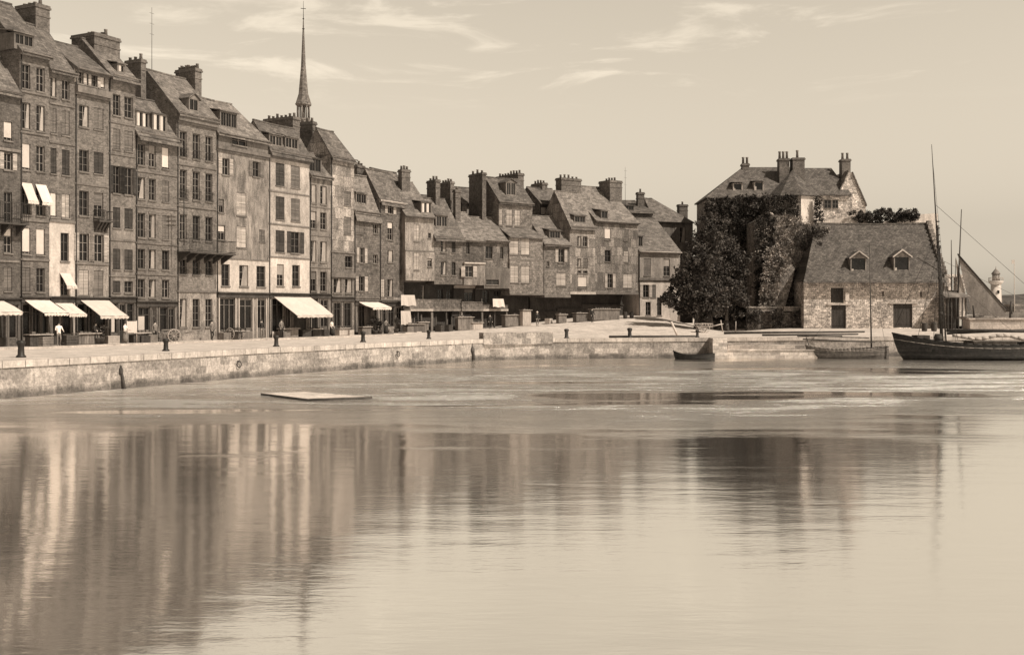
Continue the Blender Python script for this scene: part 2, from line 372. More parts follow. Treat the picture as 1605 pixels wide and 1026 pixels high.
def house(H):
    line = H.get('line', 'A')
    L0, u = (LA0, UA) if line == 'A' else (LB0, UB)
    if 'P' in H: L0, u = Vector(H['P'][0]), Vector(H['P'][1]).normalized()
    fr = Frame(L0, u, H['x'][0], H['x'][1], H.get('back', 0)); w = fr.w
    if 'g' in H: fr.g = H['g']
    root = empty(H.get('name', 'town_house'), (fr.O.x, fr.O.y, fr.g), fr.ang(), H['l'], H.get('cat', 'house'), 'terraced houses along the quay' if 'grp' not in H else H['grp'])
    # panels from the top down
    P = []
    for i, (py, off, m) in enumerate(H['pan']): P.append([fr.Z(py, 0, off), None, off, m, []])
    for i in range(len(P)): P[i][1] = P[i+1][0] if i + 1 < len(P) else -.6
    ze, de = P[0][0], P[0][2]
    rg = H.get('ridge', (3.0, 3.0, 'd'))
    if len(rg) == 3: dr, zr = de + rg[0], ze + rg[1]
    else:
        dr = fr.D(rg[0], 0); dr = max(de + 1.2, min(dr, de + 6.5)); zr = fr.Z(rg[1], 0, dr); zr = max(zr, ze + .8)
    db = max(dr * 2 - de, de + 4.5); zb = ze if db == dr * 2 - de else zr - (zr - ze) * (db - dr) / (dr - de)
    def pan_at(z):
        for p in P:
            if p[1] <= z <= p[0]: return p
        return P[-1]
    wins = []
    for blk in H.get('win', []):
        cols, rows = blk
        ref = (cols[0][0] + cols[0][1]) / 2
        for row in rows:
            y0, y1, ty = row[:3]; arch = len(row) > 3
            zc = fr.Z((y0 + y1) / 2, fr.S(ref)); p = pan_at(zc); d = p[2]
            z1, z0 = fr.Z(y0, fr.S(ref, d), d), fr.Z(y1, fr.S(ref, d), d)
            z1 = min(z1, p[0] - .08); z0 = max(z0, p[1] + .05)
            for (a, b), t in zip(cols, ty):
                if t == '.': continue
                s0, s1 = max(.12, fr.S(a, d)), min(w - .12, fr.S(b, d))
                if s1 - s0 < .3 or z1 - z0 < .3: continue
                p[4].append((s0, s1, z0, z1)); wins.append((s0, s1, z0, z1, d, t, arch))
    # shop front
    shop = H.get('shop'); shops = []
    if shop:
        p = P[-1]; d = p[2]; zf = fr.Z(shop[0], 0, d)
        for a, b, t in shop[1]:
            s0, s1 = max(.15, fr.S(a, d)), min(w - .15, fr.S(b, d)); z0 = {'G': .7, 'R': .12, 'O': .1, 'X': .9}[t]
            zt = zf - (.45 if t != 'R' else .55)
            if s1 - s0 > .3: p[4].append((s0, s1, z0, zt)); shops.append((s0, s1, z0, zt, d, t))
    mats = []; q = MB()
    def mi(k):
        if WALLM[k] not in mats: mats.append(WALLM[k])
        return mats.index(WALLM[k])
    for zt, zb_, off, m, ops in P:
        k = mi(m)
        xs = sorted({0, w} | {o[0] for o in ops} | {o[1] for o in ops}); zs = sorted({zb_, zt} | {o[2] for o in ops} | {o[3] for o in ops})
        for i in range(len(xs) - 1):
            for j in range(len(zs) - 1):
                cx, cz = (xs[i] + xs[i+1]) / 2, (zs[j] + zs[j+1]) / 2
                if any(o[0] < cx < o[1] and o[2] < cz < o[3] for o in ops): continue
                q.poly([(xs[i], off, zs[j]), (xs[i+1], off, zs[j]), (xs[i+1], off, zs[j+1]), (xs[i], off, zs[j+1])], k)
        for a, b, c, e in ops:
            D = .24
            q.poly([(a, off, c), (a, off + D, c), (a, off + D, e), (a, off, e)], k); q.poly([(b, off, c), (b, off, e), (b, off + D, e), (b, off + D, c)], k)
            q.poly([(a, off, e), (a, off + D, e), (b, off + D, e), (b, off, e)], k); q.poly([(a, off, c), (b, off, c), (b, off + D, c), (a, off + D, c)], k)
            q.poly([(a, off + D, c), (b, off + D, c), (b, off + D, e), (a, off + D, e)], k)
        q.poly([(0, db, zb_), (0, off, zb_), (0, off, zt), (0, db, zt)], k); q.poly([(w, off, zb_), (w, db, zb_), (w, db, zt), (w, off, zt)], k)
    for i in range(len(P) - 1):
        a, b = P[i][2], P[i+1][2]
        if abs(a - b) > .01: q.poly([(0, a, P[i][1]), (w, a, P[i][1]), (w, b, P[i][1]), (0, b, P[i][1])], mi(P[i][3]))
    k = mi(P[0][3])
    if not H.get('hipL'): q.poly([(0, de, ze), (0, dr, zr), (0, db, zb)][::-1], k)
    if not H.get('hipR'): q.poly([(w, de, ze), (w, dr, zr), (w, db, zb)], k)
    q.poly([(w, db, -.6), (0, db, -.6), (0, db, ze), (w, db, ze)], k)
    q.build('wall', mats, root)
    roof_mesh(w, de, ze, dr, zr, db, zb, H.get('ov', .4), H.get('hipL', 0), H.get('hipR', 0)).build('roof', H.get('rm', M_ROOF), root)
    # cornice and gutter
    q = MB()
    if H.get('cor', 1):
        q.box(0, w, de - .12, de - .003, ze - .42, ze - .26); q.box(-.02, w + .02, de - .22, de - .003, ze - .258, ze - .12)
    q.tube((-.03, de - H.get('ov', .4) - .05, ze - .22), (w + .03, de - H.get('ov', .4) - .05, ze - .22), .06, n=6)
    q.build('cornice', H.get('corm', M_COR), root)
    for by, hgt, pr in H.get('band', []):
        z = fr.Z(by, 0); p = pan_at(z); b = MB(); b.box(.0, w, p[2] - pr, p[2] - .003, z - hgt / 2, z + hgt / 2)
        if pr > .2: b.box(.0, w, p[2] - pr * .5, p[2] - .003, z - hgt / 2 - .18, z - hgt / 2 - .003)
        b.build('string_course', H.get('bandm', M_COR), root)
    # a rain pipe beside the party wall
    if H.get('pipe', 1) and all(abs(p[2] - de) < .01 for p in P):
        b = MB(); b.tube((.1, de - .07, .1), (.1, de - .07, ze - .3), .045, n=6)
        for k2 in range(5): b.tube((.1, de - .07, 2 + k2 * 3.1), (.1, de - .07, 2.08 + k2 * 3.1), .06, n=6)
        b.build('drainpipe', M_IRON, root)
    for a in wins: window(root, *a[:4], a[4], a[5], a[6])
    if shop:
        d = P[-1][2]; zf = fr.Z(shop[0], 0, d); b = MB()
        b.box(.05, w - .05, d - .14, d - .003, zf - .38, zf); b.box(.0, w, d - .3, d - .003, zf + .003, zf + .09); b.build('shop_fascia', M_SHOPD, root)
        edge = [.05] + sorted(sum([[s[0] - .14, s[1] + .02] for s in shops], [])) 
        for e in edge: b = MB(); b.box(e, e + .12, d - .07, d - .003, 0, zf - .385); b.build('pilaster', H.get('pil', M_SHOPM), root)
        for s0, s1, z0, z1, dd, t in shops:
            b = MB(); n = max(1, round((s1 - s0) / .7)) if t != 'R' else 2; sw = (s1 - s0) / n; y = dd + .1
            if t in 'GRX':
                zlo = z0 + (.9 if t == 'R' else 0)
                for k in range(n):
                    a0 = s0 + sw * k; b.box(a0, a0 + .06, y - .03, y + .03, z0, z1); b.box(a0 + sw - .06, a0 + sw, y - .03, y + .03, z0, z1)
                    b.box(a0 + .06, a0 + sw - .06, y - .03, y + .03, zlo, zlo + .08); b.box(a0 + .06, a0 + sw - .06, y - .03, y + .03, z1 - .08, z1)
                    b.box(a0 + .06, a0 + sw - .06, y - .025, y + .025, z1 - .62, z1 - .56)
                    if t == 'R': b.box(a0 + .06, a0 + sw - .06, y - .015, y + .015, z0, zlo)
                dj = b.build('shop_door' if t == 'R' else 'shop_window', M_SHOPM if R.random() < .5 else M_SHOPD, root)
                g = MB(); g.box(s0 + .02, s1 - .02, y + .032, y + .042, zlo, z1); g.build('pane', M_GLASS, dj)
                if t == 'X' and R.random() < .55:
                    g = MB(); g.box(s0 + .08, s0 + (s1 - s0) * .6, y - .06, y - .04, z0 + .1, z1 - .7); g.build('blind', M_BLIND, dj)
            else:
                b.box(s0, s1, y + .1, y + .13, z0, z1); b.box(s0, s1, y - .3, y + .09, z0, z0 + .7)  # full-height dark sheet paints the unlit bay behind the low counter
                b.build('counter_and_dark_bay', M_SHOPD, root)
    for a in H.get('awn', []):      # x0,x1,ytop,proj,ybottom(left corner)
        d = P[-1][2]; s0, s1 = fr.S(a[0], d), fr.S(a[1], d); zt = fr.Z(a[2], s0, d); zl = fr.Z(a[4], s0, d - a[3])
        awning(root, s0, s1, zt, d, a[3], zt - zl)
    for a in H.get('dorm', []): dormer(root, fr, a, (ze, de, zr, dr))
    for a in H.get('chim', []): chimney(root, fr, a, ze - .5)
    for a in H.get('balc', []):     # x0,x1,yrail,yfloor,proj
        s0, s1 = fr.S(a[0]), fr.S(a[1]); z1, z0 = fr.Z(a[2], s0), fr.Z(a[3], s0); b = MB()
        b.box(s0, s1, -a[4], -.003, z0 - .14, z0)
        n = max(3, int((s1 - s0) / 1.1))
        for k in range(n + 1):
            xx = s0 + .1 + (s1 - s0 - .4) * k / n; b.poly([(xx, -.01, z0 - .15), (xx, -a[4] * .9, z0 - .15), (xx, -.01, z0 - .9)]); b.poly([(xx + .15, -.01, z0 - .9), (xx + .15, -a[4] * .9, z0 - .15), (xx + .15, -.01, z0 - .15)]); b.poly([(xx, -a[4] * .9, z0 - .15), (xx + .15, -a[4] * .9, z0 - .15), (xx + .15, -.01, z0 - .9), (xx, -.01, z0 - .9)])
        bo = b.build('balcony', M_WOODD, root); b = MB()
        for zc in (z1, z0 + .1): b.box(s0, s1, -a[4] + .02, -a[4] + .06, zc - .04, zc)
        for zc in (z1, z0 + .1):
            for xx in (s0, s1 - .04): b.box(xx, xx + .04, -a[4] + .061, -.01, zc - .04, zc)
        n = int((s1 - s0) / .16)
        for k in range(n + 1):
            xx = s0 + (s1 - s0 - .03) * k / n; b.box(xx, xx + .025, -a[4] + .03, -a[4] + .05, z0 + .1, z1 - .04)
        b.build('balustrade', M_IRON, bo)
    for a in H.get('pent', []):    # pent roof  ylow ,yhigh, off_low, off_high
        yl, yh, ol, oh = a; zl, zh = fr.Z(yl, 0, ol), fr.Z(yh, 0, oh); b = MB()
        for dz in (0, .1):
            p = [(-.05, ol - .3, zl - .1 + dz), (w + .05, ol - .3, zl - .1 + dz), (w + .05, oh, zh + dz), (-.05, oh, zh + dz)]; b.poly(p if dz else p[::-1])
        b.poly([(-.05, ol - .3, zl - .1), (w + .05, ol - .3, zl - .1), (w + .05, ol - .3, zl), (-.05, ol - .3, zl)])
        for x in (-.05, w + .05): b.poly([(x, ol - .3, zl - .1), (x, ol - .3, zl), (x, oh, zh + .1), (x, oh, zh)])
        b.build('pent_roof', M_ROOF, root)
    for a in H.get('ant', []):     # aerial: px, ytop, ybase, d
        s0 = fr.S(a[0], a[3]); z1, z0 = fr.Z(a[1], s0, a[3]), fr.Z(a[2], s0, a[3]) - .8; b = MB(); b.tube((s0, a[3], z0), (s0, a[3], z1), .03, .015, n=5)
        for k in range(3): b.tube((s0 - .25, a[3], z1 - .5 - k * .9), (s0 + .25, a[3], z1 - .5 - k * .9), .012, n=4)
        b.build('aerial_pole', M_IRON, root)
    for a in H.get('sheet', []):   # white cloth / panel hung on the front: x0,x1,y0,y1,off
        s0, s1 = fr.S(a[0], a[4]), fr.S(a[1], a[4]); z1, z0 = fr.Z(a[2], s0, a[4]), fr.Z(a[3], s0, a[4]); b = MB(); n = 8
        for k in range(n):
            u0, u1 = k / n, (k + 1) / n; w0, w1 = .05 * math.sin(k * 1.9), .05 * math.sin((k + 1) * 1.9); zb0, zb1 = z0 + .06 * math.sin(k * 1.3), z0 + .06 * math.sin(k * 1.3 + 1.3)
            P_ = [(s0 + (s1 - s0) * (.06 + .88 * u0), a[4] + .1, z1), (s0 + (s1 - s0) * u0, a[4] - .12 + w0, zb0), (s0 + (s1 - s0) * u1, a[4] - .12 + w1, zb1), (s0 + (s1 - s0) * (.06 + .88 * u1), a[4] + .1, z1)]
            b.poly(P_); b.poly([(x, y + .02, z) for x, y, z in reversed(P_)])
        b.build('hanging_cloth', M_BLIND, root)
    for a in H.get('gal', []):     # gallery in the recess: yrail, ybottom, off  -> posts and rail
        zr1, zr0 = fr.Z(a[0], 0, a[2]), fr.Z(a[1], 0, a[2]); b = MB(); nb = int(w / .24)
        for k in range(nb): b.box(w * k / nb + .01, w * (k + 1) / nb - .01, a[2], a[2] + .05, zr0, zr1 - R.random() * .04)
        b.box(-.03, w + .03, a[2] - .06, a[2] + .07, zr1 + .003, zr1 + .09)
        e = MB(); e.box(-.03, w + .03, a[2] - .1, a[2] + .2, zr0 - .25, zr0 - .003); e.build('beam', R.choice((M_WOODL, M_WOOD)), root)
        b.build('gallery', WALLM[a[3]] if len(a) > 3 else M_WOOD, root)
        n = max(1, round(w / 2.2))
        for k in range(n + 1): b = MB(); xx = (w - .16) * k / n; b.box(xx, xx + .16, a[2] + .062, a[2] + .22, 0, P[-1][0] + (1.2 if k % 2 else 0)); b.build('post', M_WOODD if k % 2 else M_WOOD, root)
    return root, fr
# ---------------------------------------------------------------- the terrace, left to right
HS = []
def add(**k): HS.append(k)
add(l='low dark brick house cut by the left edge, with a deep balcony', x=(-62, 31), pan=[(125, 0, 'bd')], ridge=(3.6, 4.5, 'd'), rm=M_ROOF,
    win=[([(-40, -28), (-18, -8), (6, 19)], [(183, 213, 'kww'), (233, 260, 'knD'), (296, 346, 'nnn'), (354, 394, 'sDc'), (417, 455, 'sss')])], band=[(224, .2, .12), (472 - 66, .15, .08)],
    balc=[(-50, 31, 312, 345, 1.0)], shop=(468, [(-50, -20, 'G'), (-14, 8, 'O'), (14, 27, 'G')]), awn=[(-60, 3, 470, 2.2, 489)], chim=[(-50, -14, 22, 8, 45, 3.5, 4)], dorm=[(-22, -4, 80, 102, .8, 's', 'c')])
add(l='tall narrow brick house with two white tilted window awnings above white blinds', x=(31, 77), pan=[(76, 0, 'br')], ridge=(4.2, 4.2, 'd'),
    win=[([(34.5, 47.5), (57, 70)], [(101, 139, 'cc'), (161, 202, 'cc'), (225, 266, 'wc'), (289, 336, 'aa'), (357, 398, 'ww'), (419, 457, 'sn')])],
    band=[(142, .14, .1), (206, .14, .1), (344, .14, .1), (406, .14, .1)], shop=(466, [(35, 48, 'G'), (51, 62, 'R'), (66, 74, 'G')]), awn=[(37, 76, 469, 2.2, 490)],
    dorm=[(22, 54, 46, 72, 1.2, 's', 'n')], chim=[(24, 56, 78, 4, 66, 3.0, 4)])
add(l='narrow house whose two lowest upper storeys are painted bright white', x=(77, 117), pan=[(104, 0, 'br'), (347, -.02, 'pw'), (464, 0, 'pw')], ridge=(3.2, 3.6, 'd'),
    win=[([(78.5, 88.5), (97, 109)], [(121, 152, 'cc'), (170, 209, 'ss'), (232, 272, 'kk'), (302, 340, 'wS')]), ([(95, 108)], [(365, 409, 'n'), (430, 464, 'a')])],
    band=[(161, .12, .08), (222, .12, .08), (345, .18, .12)], shop=(466, [(82, 95, 'O'), (98, 112, 'X')]), awn=[(84, 112, 474, 1.7, 492)])
add(l='brick house with pale shutters under its roof and a small window balcony', x=(117, 170), pan=[(103, 0, 'pm'), (136, 0, 'br'), (410, 0, 'pl')], ridge=(68, 62),
    win=[([(121, 130), (132, 141), (143, 152), (155, 164)], [(110, 131, 'DcDw')]), ([(124, 139), (147, 162)], [(165, 199, 'cs'), (235, 269, 'nk'), (299, 338, 'nb'), (366, 409, 'DD'), (423, 463, 'Ss')])],
    band=[(139, .5, .38), (287, .12, .08), (412, .14, .1)], balc=[(146, 168, 330, 345, .7)], shop=(467, [(121, 133, 'X'), (135, 146, 'R'), (149, 166, 'G')]), awn=[(124, 169, 469, 2.3, 495)], ov=.45)
add(l='brick house under the broad chimney stack, with dark shutters in two columns', x=(170, 212), pan=[(113, 0, 'br'), (322, 0, 'pm')], ridge=(3.0, 2.9, 'd'), ov=.6,
    win=[([(177, 188.5), (195, 208)], [(148, 181, 'cc'), (202, 234, 'ss'), (260, 303, 'EE'), (322, 357, 'kk'), (390, 422, 'kk'), (440, 458, 'kn')])],
    band=[(190, .12, .07), (240, .12, .07), (375, .14, .08), (432, .12, .07)], shop=(466, [(174, 184, 'X'), (187, 196, 'R'), (198, 209, 'X')]), dorm=[(184, 196, 97, 121, .5, 's', 'w')], chim=[(112, 148, 188, 50, 100, 2.0, 7)])
add(l='lower brick house with two white-cheeked dormers and arched windows', x=(212, 277), pan=[(204, 0, 'br')], ridge=(2.6, 3.2, 'd'), ov=.65,
    win=[([(216, 227), (233.5, 244), (254, 265)], [(225, 259, 'ccw', 1), (278, 312, 'ccs', 1), (334, 372, 'ncs', 1), (390, 421, 'ccn', 1), (437, 466, 'cCc', 1)])],
    band=[(267, .12, .08), (322, .12, .08), (380, .12, .08), (429, .12, .08)], shop=(473, [(216, 234, 'X'), (237, 244, 'R'), (250, 262, 'X'), (264, 273, 'R')]),
    dorm=[(213, 234, 168, 200, .5, 'h', 'w'), (239, 262, 172, 206, .5, 'h', 'w')], chim=[(196, 221, 229, 92, 125, 3.2, 3)])
add(l='tall formal brick house with arched windows, a long iron balcony and a dark centre door', x=(277, 339), pan=[(172, 0, 'br'), (430, 0, 'br'), (458, 0, 'pl')], ridge=(229, 110), rm=M_ROOFL,
    win=[([(282, 292.5), (302, 313), (322, 333)], [(206, 246, 'bbb', 1), (266, 311, 'bbb', 1), (336, 375, 'cnn', 1), (406, 448, 'hhh', 1), (468, 513, 'ccc')])],
    band=[(184, .45, .3), (256, .14, .1), (322, .14, .1), (456, .16, .1)], balc=[(277, 350, 374, 394, 1.5)], dorm=[(296, 312, 148, 178, .9, 'g', 'c')], chim=[(275, 306, 316, 106, 150, 2.4, 9)], ant=[(238, 12, 112, 3.5)], ov=.45,
    pole=1)
add(l='wide pale-fronted house with white shutters high up and a white lower storey', x=(339, 421), pan=[(204, 0, 'pm'), (232, 0, 'pl'), (405, 0, 'pw'), (457, 0, 'pl')], ridge=(298, 150), hipR=1.6, rm=M_ROOFL,
    win=[([(364, 387)], [(209, 228, 'c')]), ([(348, 359)], [(248, 274, 'D')]), ([(396, 407)], [(253, 277, 'F')]), ([(343, 351)], [(312, 333, 'n')]), ([(371, 386)], [(302, 338, 'S', 1), (355, 388, 'S')]),
         ([(342, 353)], [(353, 376, 'c')]), ([(406, 415)], [(360, 379, 's')]), ([(347, 360), (375, 389), (402, 416)], [(414, 448, 'ncn')])],
    band=[(230, .3, .25), (404, .12, .06)], shop=(459, [(344, 368, 'X'), (375, 395, 'R'), (403, 416, 'R')]), dorm=[(345, 372, 170, 200, .9, 's', 'n')], pil=M_WOODL)
add(l='white-framed house with two dormers and the largest white shop awning', x=(421, 485), pan=[(231, 0, 'pp'), (402, 0, 'pw'), (456, 0, 'pw')], ridge=(397, 189),
    win=[([(432, 446), (456, 470)], [(256, 291, 'ks'), (308, 344, 'ks'), (361, 395, 'kE')]), ([(434, 445), (458, 470)], [(414, 448, 'cn')])],
    band=[(240, .4, .25), (298, .12, .08), (350, .12, .08), (402, .12, .08)], shop=(460, [(426, 444, 'G'), (448, 456, 'R'), (460, 482, 'O')]), awn=[(428, 485, 464, 2.9, 494)],
    dorm=[(422, 443, 206, 229, .5, 's', 'c'), (447, 468, 210, 233, .5, 's', 'c')], chim=[(413, 459, 470, 182, 212, 2.2, 7), (467, 490, 496, 190, 240, 2.9, 3)], ov=.5)
add(l='very narrow house of two window columns with one hipped dormer', x=(485, 518), pan=[(271, 0, 'pl')], ridge=(2.2, 2.4, 'd'),
    win=[([(486.5, 496), (502, 512)], [(289, 318, 'cc'), (331, 358, 'cc'), (377, 410, 'CC'), (425, 456, 'nn')])], band=[(323, .1, .06), (368, .1, .06), (418, .12, .08)],
    shop=(461, [(488, 498, 'G'), (502, 514, 'R')]), dorm=[(484, 504, 242, 270, .4, 'h', 'n')], pil=M_WOOD)
add(l='tall timber-framed house with patchy plaster below the church spire', x=(518, 555), pan=[(241, 0, 'tf'), (395, 0, 'bd'), (470, 0, 'br')], ridge=(496, 202), hipR=1.2,
    win=[([(526, 534)], [(262, 276, '.')]), ([(539, 550)], [(300, 322, 's'), (340, 367, 's')]), ([(523, 535), (541, 552)], [(436, 459, 'cc'), (400, 418, '.n')])], band=[(394, .14, .1), (430, .5, .2)],
    shop=(466, [(523, 534, 'R'), (539, 550, 'R')]), pil=M_SHOPM)
add(l='house with a dark opening in its steep roof and a small white shop awning', x=(555, 595), pan=[(327, 0, 'sl'), (470, 0, 'pl')], ridge=(540, 272), rm=M_ROOFL, hipR=.8,
    win=[([(557, 571)], [(344, 366, 's')]), ([(585, 592)], [(351, 366, 'c'), (399, 413, 'c')]), ([(563, 571)], [(388, 412, 'D')]), ([(562, 571)], [(433, 456, 'D')])],
    band=[(466, .12, .08)], shop=(472, [(562, 572, 'G'), (575, 583, 'O'), (586, 591, 'R')]), awn=[(560, 590, 472, 2.0, 482)], dorm=[(558, 575, 298, 321, .7, 's', 'x')], chim=[(553, 560, 572, 258, 290, 3.5, 3)])
add(l='slate-hung house with a column of white windows beside the dark gable', x=(595, 633), pan=[(311, 0, 'sd'), (466, 0, 'pl')], ridge=(572, 265), rm=M_ROOF,
    win=[([(597, 603), (607.5, 616)], [(437, 465, 'SC')]), ([(607.5, 616)], [(315, 335, 'D'), (348, 376, 'c'), (392, 411, 'c')])], band=[(470, .14, .1)], shop=(474, [(599, 605, 'R'), (608, 618, 'G'), (621, 630, 'R')]), corm=M_WOODL)
# second row: jettied old houses
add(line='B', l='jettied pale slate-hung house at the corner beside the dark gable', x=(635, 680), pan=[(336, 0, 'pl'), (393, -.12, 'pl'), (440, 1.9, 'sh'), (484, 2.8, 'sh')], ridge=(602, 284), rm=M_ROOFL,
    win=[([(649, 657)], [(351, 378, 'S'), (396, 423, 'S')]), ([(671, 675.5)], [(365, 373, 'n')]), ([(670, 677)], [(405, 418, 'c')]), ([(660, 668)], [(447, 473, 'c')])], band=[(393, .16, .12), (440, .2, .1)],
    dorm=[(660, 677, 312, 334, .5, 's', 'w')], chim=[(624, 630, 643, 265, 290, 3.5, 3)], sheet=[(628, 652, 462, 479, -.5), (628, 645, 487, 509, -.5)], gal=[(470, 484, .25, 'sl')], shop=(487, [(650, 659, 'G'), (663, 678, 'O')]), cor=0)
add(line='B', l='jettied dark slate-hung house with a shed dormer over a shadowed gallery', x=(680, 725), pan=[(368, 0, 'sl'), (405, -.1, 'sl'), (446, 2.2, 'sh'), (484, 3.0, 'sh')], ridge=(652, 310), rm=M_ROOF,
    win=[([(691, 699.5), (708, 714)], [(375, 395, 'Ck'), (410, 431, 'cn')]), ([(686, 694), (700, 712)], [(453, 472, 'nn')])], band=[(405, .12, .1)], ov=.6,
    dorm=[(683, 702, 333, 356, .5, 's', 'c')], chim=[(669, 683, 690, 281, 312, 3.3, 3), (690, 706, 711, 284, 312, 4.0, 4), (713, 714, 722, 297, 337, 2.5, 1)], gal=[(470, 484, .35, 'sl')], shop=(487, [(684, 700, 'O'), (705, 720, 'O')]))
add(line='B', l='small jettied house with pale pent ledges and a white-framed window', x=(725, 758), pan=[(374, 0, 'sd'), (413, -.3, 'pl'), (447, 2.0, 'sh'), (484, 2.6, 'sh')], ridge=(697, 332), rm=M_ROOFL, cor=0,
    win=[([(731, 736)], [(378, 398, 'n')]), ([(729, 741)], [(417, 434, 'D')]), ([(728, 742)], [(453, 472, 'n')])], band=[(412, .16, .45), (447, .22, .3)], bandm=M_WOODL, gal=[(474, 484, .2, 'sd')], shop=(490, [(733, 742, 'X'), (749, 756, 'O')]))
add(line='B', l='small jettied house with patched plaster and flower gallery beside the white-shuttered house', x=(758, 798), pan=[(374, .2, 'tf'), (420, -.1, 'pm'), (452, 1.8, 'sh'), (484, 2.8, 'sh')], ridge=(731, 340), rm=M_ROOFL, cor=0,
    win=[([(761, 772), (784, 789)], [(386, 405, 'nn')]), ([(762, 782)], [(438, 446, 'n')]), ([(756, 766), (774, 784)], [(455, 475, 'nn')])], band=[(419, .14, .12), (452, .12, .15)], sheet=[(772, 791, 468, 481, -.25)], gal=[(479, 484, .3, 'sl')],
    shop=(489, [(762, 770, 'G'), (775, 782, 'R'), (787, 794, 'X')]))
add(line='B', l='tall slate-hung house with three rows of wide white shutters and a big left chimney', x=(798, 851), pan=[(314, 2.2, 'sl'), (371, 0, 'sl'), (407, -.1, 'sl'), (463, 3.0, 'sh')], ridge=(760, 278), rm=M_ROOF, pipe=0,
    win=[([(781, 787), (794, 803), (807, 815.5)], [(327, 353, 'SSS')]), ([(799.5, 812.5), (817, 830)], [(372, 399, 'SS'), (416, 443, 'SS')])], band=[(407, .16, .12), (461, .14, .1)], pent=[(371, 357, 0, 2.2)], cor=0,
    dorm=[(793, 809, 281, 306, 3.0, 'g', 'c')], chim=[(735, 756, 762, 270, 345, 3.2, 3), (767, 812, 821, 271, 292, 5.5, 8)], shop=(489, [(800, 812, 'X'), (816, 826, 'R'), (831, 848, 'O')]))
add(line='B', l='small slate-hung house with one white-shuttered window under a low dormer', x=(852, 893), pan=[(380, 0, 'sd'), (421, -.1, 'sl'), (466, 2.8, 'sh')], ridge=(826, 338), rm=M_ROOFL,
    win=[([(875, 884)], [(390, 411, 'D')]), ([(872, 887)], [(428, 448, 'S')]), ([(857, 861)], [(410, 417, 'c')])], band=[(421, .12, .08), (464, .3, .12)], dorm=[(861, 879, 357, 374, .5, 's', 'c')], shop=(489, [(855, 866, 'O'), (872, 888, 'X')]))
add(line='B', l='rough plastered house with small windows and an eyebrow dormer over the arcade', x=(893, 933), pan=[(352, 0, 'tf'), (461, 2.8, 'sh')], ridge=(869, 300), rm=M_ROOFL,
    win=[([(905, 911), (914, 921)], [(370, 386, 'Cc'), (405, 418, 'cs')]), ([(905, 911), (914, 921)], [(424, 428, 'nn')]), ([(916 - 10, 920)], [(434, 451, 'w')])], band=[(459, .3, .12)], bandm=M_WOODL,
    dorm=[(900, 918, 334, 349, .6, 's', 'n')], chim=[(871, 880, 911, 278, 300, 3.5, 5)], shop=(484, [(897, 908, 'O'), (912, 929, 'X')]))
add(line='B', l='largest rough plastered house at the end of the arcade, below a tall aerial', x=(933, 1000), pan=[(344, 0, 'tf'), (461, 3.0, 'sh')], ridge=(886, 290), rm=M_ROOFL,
    win=[([(948, 957), (978, 985)], [(358, 376, 'ws'), (392, 410, 'nS')]), ([(952, 960), (977, 991)], [(429, 451, 'DS')])], band=[(459, .3, .12)], dorm=[(942, 953, 326, 343, .8, 's', 'n')], chim=[(939, 956, 975, 282, 312, 3.5, 4)],
    ant=[(980, 262, 320, 5)], shop=(478, [(936, 948, 'O'), (952, 966, 'O'), (974, 983, 'R'), (986, 996, 'G')]))
add(P=((16.25, 141.2), (1, .42)), g=3.45, l='low end house with a slate roof and white ground floor wall beside the dark trees', x=(1001, 1066), pan=[(392, 0, 'pp'), (437, 0, 'pp'), (443, 0, 'pw')], ridge=(950, 341), rm=M_ROOFL, grp=None,
    win=[([(1009, 1020), (1040, 1050)], [(405, 432, 'sc')]), ([(1008, 1017), (1020, 1028)], [(446, 466, 'Ds')]), ([(1012, 1020)], [(473, 494, 'n')]), ([(1030, 1037)], [(466, 494, 'n')])], band=[(393 + 44, .3, .2)], dorm=[(1000, 1008, 366, 386, .5, 's', 'c')], corm=M_WOODL)
# houses behind
add(P=((11.0, 149.0), (1, .30)), g=3.4, l='long low slate roof of a house behind the end of the arcade', x=(972, 1024), pan=[(331, 0, 'sd')], ridge=(945, 314), rm=M_ROOF, grp='houses behind the arcade', cor=0, chim=[(997, 1000, 1010, 301, 318, 3, 1)], dorm=[(976, 994, 318, 330, .3, 's', 'n')])
add(P=((18.5, 153.0), (1, .35)), g=3.4, l='hip-roofed house with a thin wall between the arcade and the trees', x=(1024, 1086), pan=[(345, 0, 'pm')], ridge=(1000, 311), hipR=4, hipL=1, rm=M_ROOFL, grp='houses behind the arcade', cor=0, chim=[(1061, 1065, 1078, 320, 338, 3, 1)],
    win=[([(1050, 1058)], [(352, 372, 's')]), ([(1066, 1074)], [(356, 380, 'c')]), ([(1066, 1074)], [(392, 404, 'c')])])
add(line='B', back=6.5, l='grey roofed house rising behind the small slate-hung house', x=(846, 885), pan=[(317, 0, 'sl')], ridge=(826, 294), rm=M_ROOF, grp='houses behind the arcade', cor=0, win=[([(848, 856)], [(325, 338, 'w')])], chim=[(833, 850, 858, 286, 300, 2.5, 4)])
add(line='B', back=7.0, l='pale-walled house rising behind the jettied houses', x=(722, 764), pan=[(316, 0, 'pp')], ridge=(2.5, 2.0, 'd'), rm=M_ROOF, grp='houses behind the arcade', cor=0)
add(line='B', back=7.0, l='slate roofed house behind the pale corner house', x=(650, 722), pan=[(330, 0, 'sd')], ridge=(630, 304), rm=M_ROOF, grp='houses behind the arcade', cor=0)
add(line='A', back=7, l='brown tiled house behind the slate-hung row', x=(600, 640), pan=[(294, 0, 'bd')], ridge=(580, 264), rm=M_ROOF, grp='houses behind the arcade', cor=0)

